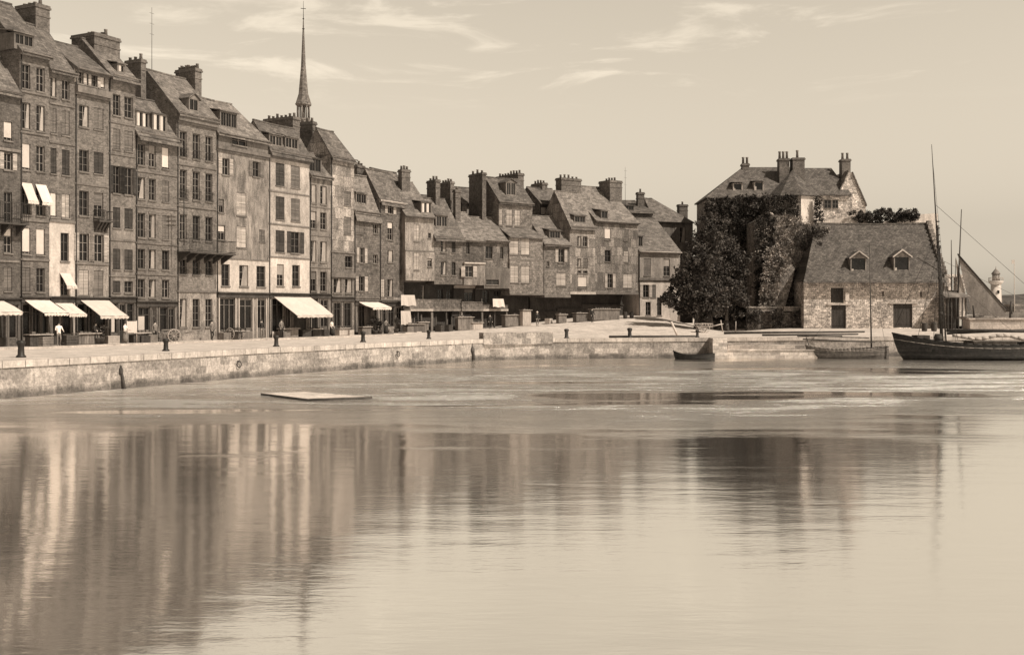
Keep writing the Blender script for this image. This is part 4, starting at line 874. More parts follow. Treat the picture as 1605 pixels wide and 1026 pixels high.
t = M_QUAY.node_tree; b = t.nodes['Principled BSDF']; src = b.inputs['Base Color'].links[0].from_socket
g = nd(t, 'ShaderNodeNewGeometry'); sx = nd(t, 'ShaderNodeSeparateXYZ'); t.links.new(g.outputs['Position'], sx.inputs[0])
nz = nd(t, 'ShaderNodeTexNoise'); nz.inputs['Scale'].default_value = .9; nz.inputs['Detail'].default_value = 6; t.links.new(g.outputs['Position'], nz.inputs['Vector'])
ma = nd(t, 'ShaderNodeMath', operation='MULTIPLY_ADD'); t.links.new(nz.outputs['Fac'], ma.inputs[0]); ma.inputs[1].default_value = -.7; t.links.new(sx.outputs[2], ma.inputs[2])
mr = nd(t, 'ShaderNodeMapRange'); t.links.new(ma.outputs[0], mr.inputs['Value']); mr.inputs['From Min'].default_value = -.12; mr.inputs['From Max'].default_value = .2; mr.inputs['To Min'].default_value = .42; mr.inputs['To Max'].default_value = 1
sc = nd(t, 'ShaderNodeVectorMath', operation='SCALE'); t.links.new(src, sc.inputs[0]); t.links.new(mr.outputs[0], sc.inputs['Scale']); t.links.new(sc.outputs[0], b.inputs['Base Color'])
dists = [0, .45, 1.5, 3, 5, 7.5, 10, 12.5, 15, 18, 21, 25, 30, 36, 60, 150, 400]
V = []; Fc = []
for p in ES:
    bd = backdir(p)
    for d in dists:
        dd = d if p.x < 53 else min(d, 18 + d * .004); q_ = p + bd * dd; V.append((q_.x, q_.y, ground(q_.x, q_.y)))
n = len(dists)
for i in range(len(ES) - 1):
    for j in range(n - 1): Fc.append((i*n + j, (i+1)*n + j, (i+1)*n + j + 1, i*n + j + 1))
me = bpy.data.meshes.new('ground'); me.from_pydata(V, [], Fc); me.materials.append(M_PAVE)
for p in me.polygons: p.use_smooth = True
o = bpy.data.objects.new('ground', me); C.objects.link(o); tag(o, kind='structure')
# quay wall
q = MB()
for i in range(len(ES) - 1):
    a, b = ES[i], ES[i+1]; k0, k1 = backdir(a) * -.12, backdir(b) * -.12
    q.poly([(a.x + k0.x, a.y + k0.y, -3), (b.x + k1.x, b.y + k1.y, -3), (b.x, b.y, QZ - .34), (a.x, a.y, QZ - .34)])
o = q.build('quay_wall', M_QUAY); tag(o, 'long curving stone quay wall with dark weed along its waterline', 'quay wall')
q = MB(); cum = 0
for i in range(len(ES) - 1):       # coping stones
    a, b = ES[i], ES[i+1]; f0, f1 = backdir(a), backdir(b); z1 = QZ + .03
    for k in (0, 1):
        A, B = a.lerp(b, k / 2 + .006), a.lerp(b, (k + 1) / 2 - .006); P = [(A.x - f0.x * .09, A.y - f0.y * .09), (B.x - f1.x * .09, B.y - f1.y * .09), (B.x + f1.x * .5, B.y + f1.y * .5), (A.x + f0.x * .5, A.y + f0.y * .5)]
        dz = R.uniform(-.012, .012)
        q.poly([(x, y, z1 + dz) for x, y in P]); q.poly([(P[0][0], P[0][1], QZ - .34), (P[1][0], P[1][1], QZ - .34), (P[1][0], P[1][1], z1 + dz), (P[0][0], P[0][1], z1 + dz)])
        q.poly([(P[0][0], P[0][1], QZ - .34), (P[1][0], P[1][1], QZ - .34), (P[2][0], P[2][1], QZ - .34), (P[3][0], P[3][1], QZ - .34)])
q.build('coping', mat('coping_stone', .36, 'plaster', c=.3, jit=0), o)
# water
def water_mat():
    m = bpy.data.materials.new('harbour_water'); m.use_nodes = True; t = m.node_tree; L = t.links.new
    for n_ in list(t.nodes): t.nodes.remove(n_)
    out = nd(t, 'ShaderNodeOutputMaterial'); mix = nd(t, 'ShaderNodeMixShader'); gl = nd(t, 'ShaderNodeBsdfGlossy'); df = nd(t, 'ShaderNodeBsdfDiffuse')
    df.inputs['Color'].default_value = sep(.42); gl.inputs['Color'].default_value = (.97, .95, .92, 1)
    L(mix.outputs[0], out.inputs[0]); L(df.outputs[0], mix.inputs[1]); L(gl.outputs[0], mix.inputs[2])
    g = nd(t, 'ShaderNodeNewGeometry'); pos = g.outputs['Position']
    def noise(scale, sc3, det=4, rough=.6, dist=0):
        mp = nd(t, 'ShaderNodeMapping'); mp.inputs['Scale'].default_value = sc3; L(pos, mp.inputs[0]); n_ = nd(t, 'ShaderNodeTexNoise'); n_.inputs['Scale'].default_value = scale; n_.inputs['Detail'].default_value = det; n_.inputs['Roughness'].default_value = rough; n_.inputs['Distortion'].default_value = dist
        L(mp.outputs[0], n_.inputs['Vector']); return n_.outputs['Fac']
    def math_(op, a, b=None, c=None):
        n_ = nd(t, 'ShaderNodeMath', operation=op)
        for i, x in enumerate((a, b, c)):
            if x is None: continue
            if isinstance(x, (int, float)): n_.inputs[i].default_value = x
            else: L(x, n_.inputs[i])
        return n_.outputs[0]
    def rng(v, a, b, c, d):
        n_ = nd(t, 'ShaderNodeMapRange', interpolation_type='SMOOTHSTEP'); L(v, n_.inputs['Value'])
        for k, x in zip(('From Min', 'From Max', 'To Min', 'To Max'), (a, b, c, d)): n_.inputs[k].default_value = x
        return n_.outputs[0]
    sx = nd(t, 'ShaderNodeSeparateXYZ'); L(pos, sx.inputs[0]); y = sx.outputs[1]
    big = noise(.05, (.35, 1.4, 1), 4, .6, .8)
    # breeze-ruffled water beyond about 48 m with calm slicks in it; glassy water nearer, faint catspaws
    med = noise(.22, (.3, 1.3, 1), 4, .6, .6); wav = noise(.045, (1, .45, 1), 3, .55, .5)
    ruff = rng(math_('MULTIPLY_ADD', med, 14, math_('MULTIPLY_ADD', wav, 44, math_('MULTIPLY_ADD', big, 22, y))), 77, 95, 0, 1); ruff = math_('POWER', ruff, 1.8)
    slick = rng(noise(.09, (.35, 1.5, 1), 3, .5, .8), WSL[0], WSL[1], 0, 1)
    ruff = math_('MULTIPLY', ruff, math_('SUBTRACT', 1.0, slick))
    far = rng(y, 78, 100, 0, 1); ruff = math_('MULTIPLY', ruff, math_('SUBTRACT', 1.0, math_('MULTIPLY', far, .5)))
    ruff = math_('MULTIPLY', ruff, rng(noise(.45, (.3, 1.2, 1), 4, .65, .4), .35, .65, .45, 1.15))
    cat = rng(noise(.16, (.35, 1.2, 1), 3, .55, .5), .64, .76, 0, .12); ruff = math_('MAXIMUM', ruff, cat)
    L(math_('MULTIPLY_ADD', ruff, .25, .075), gl.inputs['Roughness'])
    fr = nd(t, 'ShaderNodeFresnel'); fr.inputs['IOR'].default_value = 1.9
    fac = math_('MULTIPLY_ADD', ruff, -.12, WFAC); L(fac, mix.inputs[0])
    swell = noise(.5, (.5, 1.6, 1), 3, .5, .3); rip = noise(3.2, (.55, 1.8, 1), 4, .6, .4); fine = noise(9, (.5, 1.5, 1), 3, .6)
    hgt = math_('ADD', math_('MULTIPLY', swell, .013), math_('MULTIPLY', rip, math_('MULTIPLY_ADD', ruff, .20, .003))); hgt = math_('ADD', hgt, math_('MULTIPLY', fine, math_('MULTIPLY_ADD', ruff, .06, .0006)))
    bp = nd(t, 'ShaderNodeBump'); bp.inputs['Strength'].default_value = 1; bp.inputs['Distance'].default_value = 1.0; L(hgt, bp.inputs['Height']); L(bp.outputs[0], gl.inputs['Normal'])
    return m
WSL = (.56, .62); WFAC = .97
me = bpy.data.meshes.new('water'); me.from_pydata([(-3000, -200, 0), (3000, -200, 0), (3000, 5000, 0), (-3000, 5000, 0)], [], [(0, 1, 2, 3)]); me.materials.append(water_mat())
o = bpy.data.objects.new('water', me); C.objects.link(o); tag(o, kind='structure')

def edge_at(px, inset=0.0):
    """point on the quay edge seen at column px, moved inland by inset"""
    best = None
    for i in range(len(ES) - 1):
        a, b = ES[i], ES[i+1]; ra, rb = a.x / a.y, b.x / b.y; r = r_(px)
        if a.y > 5 and ra <= r <= rb: t_ = (r - ra) / (rb - ra); best = a.lerp(b, t_); break
    return best + backdir(best) * inset
def wpt(px, py_ground):
    """ground point under a pixel (flat quay level first, refined on the slope)"""
    Y = edge_at(px).y + .3
    while Y < 158:
        z = ground(r_(px) * Y, Y)
        if HY + FPX * (EYE - z) / Y <= py_ground: break
        Y += .1
    r = r_(px)
    def hit(L0, u): return (u.y * (L0.x / u.x) - L0.y) / ((u.y / u.x) * r - 1) if abs((u.y / u.x) * r - 1) > 1e-6 else 1e9
    if px < 632: Y = min(Y, 76.8 / (.53 - r) - 2.0)      # keep street things in front of the house fronts
    elif px < 1000: Y = min(Y, hit(LB0, UB) - 1.0)
    z = ground(r * Y, Y) + (.14 if px < 560 and Y > 76.8 / (.53 - r) - 4.2 else 0)
    return Vector((r_(px) * Y, Y, z))
# kerb along the shop fronts
q = MB(); v = Vector((-UA.y, UA.x))
for k in range(26):
    a = LA0 + UA * (-6 + k * 2.25) - v * 2.3; b = a + UA * 2.24; a2, b2 = a + v * 2.3, b + v * 2.3; z = QZ + .14 + (ground(a.x, a.y) - QZ)
    q.poly([(a.x, a.y, z), (b.x, b.y, z), (b2.x, b2.y, z), (a2.x, a2.y, z)]); q.poly([(a.x, a.y, z - .3), (b.x, b.y, z - .3), (b.x, b.y, z), (a.x, a.y, z)])
tag(q.build('pavement', mat('pavement_stone', .42, 'plaster', c=.3, jit=0)), kind='structure')
# parapet block at the corner
q = MB(); a, b = edge_at(757), edge_at(866); d = (b - a); nrm = Vector((-d.y, d.x)).normalized(); ps = [a - nrm * .14, b - nrm * .14, b + nrm * 1.0, a + nrm * 1.0]; z1 = 2.55
q.poly([(p.x, p.y, z1) for p in ps]); q.poly([(p.x, p.y, QZ - .5) for p in reversed(ps)])
for i in range(4): p, p2 = ps[i], ps[(i + 1) % 4]; q.poly([(p.x, p.y, QZ - .5), (p2.x, p2.y, QZ - .5), (p2.x, p2.y, z1), (p.x, p.y, z1)])
tag(q.build('stone_parapet', M_QUAY), 'raised stone parapet block on the quay edge at the harbour corner', 'parapet')
# landing ledge and pale block right of the dinghy
q = MB(); xa, xb = 20.6, 29.4; q.box(xa, xb, 105.6, 108.9, -1, .78); q.box(xa - .1, xb + .1, 105.5, 105.9, .783, .88); q.box(xa + .5, xb, 107.3, 109.2, .785, 1.25)
q.box(xa - 1.4, xa - .02, 104.9, 107.6, -1, QZ + .02)
tag(q.build('landing_stage', mat('landing_stone', .42, 'ashlar', c=.3, bw=.9, bh=.3, mort=.7)), 'pale stone landing ledge at the water between the dinghy and the small boat', 'landing')
# pale raised quay beyond the big boat
q = MB(); q.box(53.0, 104, 127.0, 129.0, 1, 3.55); q.box(52.8, 104.3, 126.85, 129.2, 3.553, 3.72); tag(q.build('quay_wall', mat('far_quay', .34, 'ashlar', c=.3, bw=2.2, bh=.5, mort=.8)), 'pale straight quay wall behind the moored sailing barge', 'quay wall')

# bollards
def bollard(px, py, hpx, label, sc=1.0, mt=M_IRON):
    p = wpt(px, py); h = hpx * p.y / FPX; q = MB(); r = .22 * h / .95
    q.lathe([(r * 1.25, 0), (r * 1.2, .08 * h), (r * .82, .16 * h), (r * .74, .6 * h), (r * .95, .74 * h), (r * 1.12, .84 * h), (r * 1.0, .95 * h), (r * .5, h)], n=16)
    o = q.build('bollard', mt); o.location = p; tag(o, label, 'bollard', 'bollards along the quay edge'); return o
for px, py, h, l in ((33, 560, 27, 'black bollard nearest the left end of the quay'), (260, 550, 20, 'black bollard below the balconied brick house'), (433, 543, 18, 'pale-topped bollard left of the big white awning'), (569, 536, 17, 'black bollard below the small shop awning'),
                     (672, 531, 14, 'black bollard in front of the jettied gallery houses'), (888, 530.5, 15, 'grey bollard on the bare pale quay right of the stone parapet'), (987, 529.5, 16, 'grey bollard at the left end of the timber beam'), (1093, 528.5, 12, 'short bollard in front of the upturned cart')):
    bollard(px, py, h, l)
# long timber along the edge and spars
def beam(px0, py0, px1, py1, r, label, mt=M_WOODD, name='timber_beam', group='timbers and spars lying on the quay'):
    a, b = wpt(px0, py0), wpt(px1, py1); q = MB(); q.tube(a + Vector((0, 0, r)), b + Vector((0, 0, r)), r, r * .7, n=8); tag(q.build(name, mt), label, 'spar', group)
beam(955, 529.5, 1090, 528.6, .12, 'long dark timber lying along the quay edge beside the grey bollards')
beam(1135, 523.5, 1355, 521.5, .13, 'longest dark spar lying on the quay in front of the warehouse')
beam(1195, 526.5, 1345, 525, .1, 'second spar lying just in front of the longest one')
beam(1250, 529.5, 1320, 527.5, .07, 'short thin spar lying above the small boat bow')
# slanting white post, small posts, handcarts
def post(px, py, h, lean, r, label, mt, name='post', cat='post', group=None):
    p = wpt(px, py); q = MB(); q.tube((0, 0, -.1), (lean, 0, h), r, r * .9, n=8); o = q.build(name, mt); o.location = p; tag(o, label, cat, group)
post(1063, 527, 1.5, -.72, .12, 'white post leaning left on the quay beside the tree shadow', M_LIME)
post(1133, 520, 1.35, -.25, .07, 'thin pale post under the trees', M_WOODL, group='pale posts under the trees'); post(1153, 520, 1.3, .03, .06, 'thin upright pale post at the right edge of the trees', M_WOODL, group='pale posts under the trees')

def wheel(q, c, r, ax, m=0):
    n = 18
    for k in range(n):
        t0, t1 = 2 * math.pi * k / n, 2 * math.pi * (k + 1) / n
        P = lambda t_: Vector(c) + Vector((math.cos(t_) * r * ax.x, math.cos(t_) * r * ax.y, math.sin(t_) * r)); q.tube(P(t0), P(t1), .035, n=5)
        if k % 2 == 0: q.tube(c, P(t0), .02, n=4)
def handcart(px, py, rz, label, mt=M_WOOD):
    p = wpt(px, py); o = empty('handcart', p, rz, label, 'handcart', 'handcarts on the quay'); q = MB()
    q.box(-.9, .9, -.45, .45, .62, .7)
    for x in (-.9, -.3, .3, .86): q.box(x, x + .05, -.47, -.452, .7, 1.0); q.box(x, x + .05, .452, .47, .7, 1.0)
    q.box(-.9, .9, -.49, -.472, .92, 1.0); q.box(-.9, .9, .472, .49, .92, 1.0); q.build('cart_bed', mt, o)
    for y in (-.58, .58): w = MB(); wheel(w, (0, y, .5), .5, Vector((1, 0))); w.build('wheel', M_WOODL, o)
    s = MB(); s.tube((.9, -.3, .66), (2.1, -.3, .95), .035, n=6); s.tube((.9, .3, .66), (2.1, .3, .95), .035, n=6); s.tube((-.8, 0, .6), (-.85, 0, 0), .03, n=5); s.build('cart_shaft', mt, o)
handcart(272, 533, .4, 'wooden handcart standing behind the bollard below the brick house'); handcart(1103, 521, .1, 'low handcart with a pale bed in front of the dark trees', M_WOODL)
handcart(368, 528.5, 2.6, 'handcart beside the open door of the pale-fronted house', M_WOODD)

# crates, barrels, plants in front of the shops
def person(px, py, h, rz, label, coat, trouser, hat=None, arms=0, skirt=False):
    p = wpt(px, py); me = bpy.data.meshes.new('p'); bm = bmesh.new(); lay = bm.verts.layers.skin.verify(); s = h / 1.72
    vs = {}
    def v(n_, x, y, z, r, par=None):
        w = bm.verts.new((x * s, y * s, z * s)); w[lay].radius = (r * s, r * s * .85); w[lay].use_root = par is None; vs[n_] = w
        if par: bm.edges.new((vs[par], w))
    v('pel', 0, 0, .95, .15); v('wst', 0, 0, 1.12, .13, 'pel'); v('chs', 0, 0, 1.34, .17, 'wst'); v('nk', 0, 0, 1.48, .065, 'chs'); v('hd', 0, -.01, 1.56, .09, 'nk'); v('tp', 0, 0, 1.66, .085, 'hd')
    for sd in (-1, 1):
        t_ = 'l' if sd < 0 else 'r'
        v('h' + t_, .1 * sd, 0, .86, .1, 'pel'); v('k' + t_, .11 * sd, -.03 - .06 * (sd > 0), .48, .07, 'h' + t_); v('a' + t_, .12 * sd, .02 + .06 * sd, .09, .045, 'k' + t_); v('f' + t_, .13 * sd, -.13 + .06 * sd, .035, .04, 'a' + t_)
        v('s' + t_, .2 * sd, 0, 1.4, .065, 'chs'); v('e' + t_, .27 * sd, .02 - .1 * arms, 1.13, .05, 's' + t_); v('w' + t_, .24 * sd, -.14 - .1 * arms, .93 + .2 * arms, .035, 'e' + t_); v('m' + t_, .23 * sd, -.19 - .12 * arms, .84 + .22 * arms, .032, 'w' + t_)
        for fi in range(4): v('g%d' % fi + t_, (.2 + .02 * fi) * sd, -.21 - .13 * arms, .77 + .22 * arms + .008 * abs(fi - 1.5), .009, 'm' + t_)
        v('gt' + t_, .19 * sd, -.24 - .12 * arms, .83 + .22 * arms, .01, 'm' + t_)
    bm.to_mesh(me); bm.free(); tmp = bpy.data.objects.new('t', me); C.objects.link(tmp); tmp.modifiers.new('s', 'SKIN'); sb = tmp.modifiers.new('b', 'SUBSURF'); sb.levels = 1
    dg = bpy.context.evaluated_depsgraph_get(); m2 = bpy.data.meshes.new_from_object(tmp.evaluated_get(dg)); bpy.data.objects.remove(tmp)
    m2.materials.clear()
    for x in (coat, trouser, M_SKIN): m2.materials.append(x)
    for f in m2.polygons:
        z = f.center.z / s; f.use_smooth = True; f.material_index = 2 if (z > 1.47 or (abs(f.center.x) / s > .17 and z < .9 + .22 * arms and z > .6)) else (0 if z > .92 else 1)
    o = bpy.data.objects.new('person', m2); C.objects.link(o); o.location = p; o.rotation_euler = (0, 0, rz); tag(o, label, 'person')
    q = MB(); q.lathe([(.1 * s, 1.6 * s), (.105 * s, 1.66 * s), (.08 * s, 1.72 * s), (.02 * s, 1.745 * s)], n=14)
    if hat: q.lathe([(.17 * s, 1.645 * s), (.17 * s, 1.66 * s)], n=14)
    q.build('hat' if hat else 'hair', hat or M_IRON, o)
    if skirt: q = MB(); q.lathe([(.27 * s, .12 * s), (.22 * s, .5 * s), (.17 * s, .92 * s), (.14 * s, 1.02 * s)], n=16); q.build('skirt', trouser, o)
M_SKIN = mat('skin', .42, 'plaster', c=.1, bump=0); M_CLD = mat('dark_cloth', .03, 'plaster', c=.3); M_CLM = mat('grey_cloth', .16, 'plaster', c=.3); M_CLL = mat('white_cloth', .7, 'plaster', c=.12)
def crate(px, py, s, label, mt=M_WOOD):
    p = wpt(px, py); q = MB(); w = s; h = s * .7; t_ = .03
    for k in range(4):
        z = h * k / 4
        q.box(-w/2, w/2, -w*.35, -w*.35 + t_, z + .01, z + h/4 - .015); q.box(-w/2, w/2, w*.35 - t_, w*.35, z + .01, z + h/4 - .015); q.box(-w/2, -w/2 + t_, -w*.35 + t_, w*.35 - t_, z + .01, z + h/4 - .015); q.box(w/2 - t_, w/2, -w*.35 + t_, w*.35 - t_, z + .01, z + h/4 - .015)
    q.box(-w/2 + t_, w/2 - t_, -w*.35 + t_, w*.35 - t_, h * .5, h * .8)
    o = q.build('crate', mt); o.location = p; o.rotation_euler = (0, 0, R.uniform(.7, 1.2)); tag(o, label, 'crate', 'crates outside the shops')
def barrel(px, py, h, label, mt=M_WOODD):
    p = wpt(px, py); q = MB(); r = h * .33; q.lathe([(r * .8, 0), (r * .95, h * .2), (r, h * .5), (r * .95, h * .8), (r * .8, h), (r * .74, h), (r * .72, h * .95)], n=16)
    for z in (.12, .3, .7, .88): q.lathe([(r * (.86 + .12 * (1 - abs(z - .5) * 2)) + .012, h * z), (r * (.86 + .12 * (1 - abs(z - .5) * 2)) + .012, h * z + .04)], n=16)
    o = q.build('barrel', mt); o.location = p; tag(o, label, 'barrel', 'barrels on the quay')
def plant(px, py, h, label):
    p = wpt(px, py); o = empty('potted_plant', p, 0, label, 'plant', 'potted plants outside the shops'); q = MB(); q.lathe([(.2, 0), (.3, .45), (.33, .5), (.27, .5)], n=12); q.build('pot', M_WOODD, o); q = MB(); q.tube((0, 0, .45), (0, 0, h * .6), .04, n=5); crown(q, (0, 0, h * .72), (h * .22, h * .22, h * .26), 8, 45, .09, .5); q.build('foliage', M_BUSH, o)
crate(236, 531, .9, 'crate below the dormered brick house, left of the handcart'); crate(226, 532, .8, 'dark crate beside the thin door of the arched-window house', M_WOODD)
crate(385, 527.5, 1.0, 'low crate against the pale-fronted house door'); crate(508, 525, .95, 'dark crate outside the very narrow house', M_WOODD); crate(548, 523, .8, 'pale crate at the foot of the timber-framed house', M_WOODL)
crate(447, 527.5, .8, 'crate in the shade below the big white awning'); crate(860, 507, .9, 'pale crate under the arcade', M_WOODL); crate(352, 529, .9, 'grey crate left of the handcart at the pale-fronted house'); crate(690, 519.5, 1.1, 'dark crate under the gallery of the slate-hung house', M_WOODD); crate(702, 519, 1.1, 'second dark crate under the same gallery, right of the first', M_WOODD)
crate(70, 542, 1.0, 'crate beside the doorway under the second awning'); crate(108, 540, 1.1, 'dark crate under the right end of the second awning', M_WOODD); crate(176, 535.5, .9, 'pale crate under the right half of the third awning', M_WOODL); crate(478, 526.5, 1.0, 'dark crate under the right edge of the big white awning', M_WOODD); crate(640, 519, 1.0, 'crate right of the tubbed plant below the white cloth')
person(332, 532, 1.7, 1.2, 'person in grey clothes walking below the end of the long iron balcony', M_CLM, M_CLD, None)
person(605, 522.5, 1.65, .7, 'person in a dark skirt outside the column of white windows', M_CLM, M_CLD, None, 1, True)
person(768, 514.5, 1.7, .4, 'person in dark clothes under the right end of the gallery', M_CLD, M_CLD, None)
barrel(1449, 519, .95, 'left barrel standing by the warehouse corner'); barrel(1464, 519, 1.0, 'right barrel standing by the warehouse corner'); barrel(980, 499, .8, 'small barrel by the arcade end post'); barrel(990, 498.5, .8, 'second small barrel by the arcade end post')
plant(158, 535.5, 1.5, 'dark bushy plant in a tub under the third awning'); plant(152, 536, 1.2, 'smaller bushy plant in a tub under the third awning'); plant(621, 522, 1.9, 'tall bushy plant in a tub beside the hanging white cloth'); plant(588, 523.5, 2.1, 'tallest bushy plant under the small awning'); plant(595, 523, 1.6, 'bushy plant right of the tallest one')
def stall(px, py, w, d, h, rz, label, mt, roof=False):
    p = wpt(px, py); o = empty('market_stall', p, rz, label, 'stall', 'stalls under the arcade'); q = MB(); n = int(w / .22)
    for k in range(n): q.box(-w/2 + w * k / n + .01, -w/2 + w * (k + 1) / n - .01, 0, .04, .05, h - .05 + R.uniform(-.03, .03))
    q.box(-w/2, w/2, .041, d, .0, h - .1); q.build('counter', mt, o); q = MB(); q.box(-w/2 - .1, w/2 + .1, -.15, d + .05, h, h + .06); q.build('top', M_WOODL, o)
    q = MB()
    for k in range(int(w / .35)): x = -w/2 + .2 + k * .35; q.box(x, x + .26, .1, .1 + d * .6, h + .061, h + .08 + R.random() * .18)
    q.build('goods', M_SHOPM, o); return o
for a in ((652, 517, 2.0, .7, .9, .6, 'stall below the lower hanging white cloth', M_SHOPM), (664, 516.5, 1.3, .6, 1.1, .6, 'narrow stall right of the hanging white cloth', M_WOOD), (730, 515.5, 2.0, .7, 1.5, .6, 'tall stone-grey stall at the foot of the small jettied house', M_WOOD), (748, 514, 1.5, .6, .8, .6, 'low pale stall left of the gallery end', M_WOODL),
          (810, 511, 3.2, .8, 1.3, .6, 'long stall under the house with wide white shutters', M_WOOD), (826, 510.5, 1.2, .6, 1.8, .6, 'tall narrow pale stall beside the long stall', M_WOODL), (882, 506.5, 1.2, .5, 1.0, .6, 'small stall under the white-shuttered dormer house', M_WOOD), (915, 504, 2.2, .7, 1.0, .6, 'dark stall at the left of the rough plastered house', M_SHOPM), (950, 502, 4.2, .7, 1.3, .6, 'longest planked stall near the arcade end', M_WOOD)):
    stall(*a)
for a in ((64, 543, 1.6, .7, .8, .9, 'low dark stall in front of the doorway under the second awning', M_WOODD), (140, 538, 1.8, .7, .8, 1.0, 'low stall under the left half of the third awning', M_WOOD), (222, 533.5, 1.5, .6, .75, 1.0, 'low stall between the white board and the arched-window house door', M_WOODD), (378, 529.5, 1.8, .6, .7, 1.1, 'bench-high stall before the open door of the pale-fronted house', M_WOOD), (456, 527, 2.0, .7, .8, 1.0, 'stall in the shade of the big white awning', M_WOOD), (497, 526, 1.2, .6, .7, 1.0, 'small stall outside the very narrow house', M_WOODD), (540, 524.5, 1.5, .6, .7, 1.0, 'small pale stall outside the timber-framed house', M_WOODL), (575, 523.5, 1.4, .6, .9, 1.0, 'stall in the shade of the small awning', M_WOOD)):
    g_ = stall(*a); g_['group'] = 'stalls outside the tall houses'
person(150, 538.5, 1.65, 1.3, 'person in dark clothes bending to the stall under the third awning', M_CLD, M_CLD, None, 1)
person(243, 534, 1.7, .9, 'person in grey clothes beside the thin door of the arched-window house', M_CLM, M_CLD, None)
person(520, 526, 1.6, 1.1, 'person in a white blouse and long dark skirt by the timber-framed house', M_CLL, M_CLD, None, 0, True)
person(842, 511, 1.7, .5, 'person in a pale hat under the house with wide white shutters', M_CLD, M_CLM, M_CLL)
person(928, 505.5, 1.7, .5, 'person in dark clothes between two stalls near the arcade end', M_CLD, M_CLD, None)
# white cloth stand by the fourth house
q = MB(); p = wpt(207, 534.5); q.box(-.45, .45, 0, .04, .8, 1.7); q.tube((-.45, .02, 0), (-.45, .02, 1.75), .03, n=5); q.tube((.45, .02, 0), (.45, .02, 1.75), .03, n=5); o = q.build('display_board', M_BLIND); o.location = p; o.rotation_euler = (0, 0, 1.0); tag(o, 'white board on two legs outside the dark-shuttered brick house', 'board')
person(1069, 505, 1.75, .3, 'person in dark clothes and a pale hat standing at the left edge of the trees', M_CLD, M_CLD, M_CLL)
person(196, 536, 1.65, 1.4, 'person in a pale blouse and dark skirt beside the third awning', M_CLL, M_CLM, None, 1, True)
person(410, 529, 1.7, 1.0, 'person in dark clothes standing left of the big white awning', M_CLD, M_CLM, None)
person(92, 541.5, 1.7, .8, 'person in a white apron below the second awning', M_CLL, M_CLM, None, 1)
person(441, 528, 1.7, .9, 'person in grey clothes in the shade of the big white awning', M_CLM, M_CLD, None)
# fenders / ladder on the wall
def fender(px, z0, z1, r, label, lean=.25):
    p = edge_at(px, -.22); q = MB(); q.tube((0, 0, z0), (-lean, 0, z1), r, r * .8, n=8); q.tube((-lean, 0, z1), (-lean * 1.1, .1, z1 + .35), .03, n=5); q.lathe([(r * 1.5, z1 - .5), (r * 1.6, z1 - .3), (r * 1.3, z1 - .12)], -lean, 0, n=10)
    o = q.build('mooring_timber', M_WOODD); o.location = (p.x, p.y, 0); tag(o, label, 'mooring timber', 'mooring timbers on the quay wall')
fender(191, -.1, 1.35, .1, 'dark slanting timber hanging on the quay wall below the third awning'); fender(741, .1, 1.3, .13, 'dark timber hanging on the quay wall left of the stone parapet', .15)
for px, z in ((372, .95), (622, 1.0)):
    p = edge_at(px, -.16); q = MB()
    for k in range(14): t0, t1 = 2 * math.pi * k / 14, 2 * math.pi * (k + 1) / 14; q.tube((.2 * math.cos(t0), 0, .2 * math.sin(t0)), (.2 * math.cos(t1), 0, .2 * math.sin(t1)), .035, n=5)
    q.box(-.06, .06, .0, .14, .16, .26); o = q.build('mooring_ring', M_IRON); o.location = (p.x, p.y, z); o.rotation_euler = (0, 0, 1.05); tag(o, 'iron ring on the quay wall below the ' + ('pale-fronted house' if px < 500 else 'dark gable of the slate-hung house'), 'ring', 'iron mooring rings')
# floating raft
A, B, D = [Vector((r_(px) * EYE * FPX / (py - HY), EYE * FPX / (py - HY), 0)) for px, py in ((410, 619), (484, 628), (583, 624.5))]
Cc = A + (D - B) * .72; q = MB(); n = 9
for k in range(n):
    a, b = k / n + .006, (k + 1) / n - .006; p = [B.lerp(A, a), B.lerp(A, b), D.lerp(D + (Cc - D) * 1, b), D.lerp(D + (Cc - D) * 1, a)]; p = [B.lerp(D, 0) + (A - B) * a, B + (A - B) * b, D + (Cc - D) * b, D + (Cc - D) * a]
    z = .1 + R.uniform(-.01, .01); q.poly([(x.x, x.y, z) for x in p]); q.poly([(x.x, x.y, -.1) for x in reversed(p)])
    for i in range(4): u_, w_ = p[i], p[(i + 1) % 4]; q.poly([(u_.x, u_.y, -.1), (w_.x, w_.y, -.1), (w_.x, w_.y, z), (u_.x, u_.y, z)])
rf = q.build('raft', M_LIME); tag(rf, 'low flat timber raft floating alone on the water below the quay', 'raft')
q = MB(); q.tube((A.x, A.y, .05), (B.x, B.y, .05), .06, n=6); q.tube((B.x, B.y, .05), (D.x, D.y, .05), .07, n=6); q.build('rubbing_strip', M_WOODD, rf)

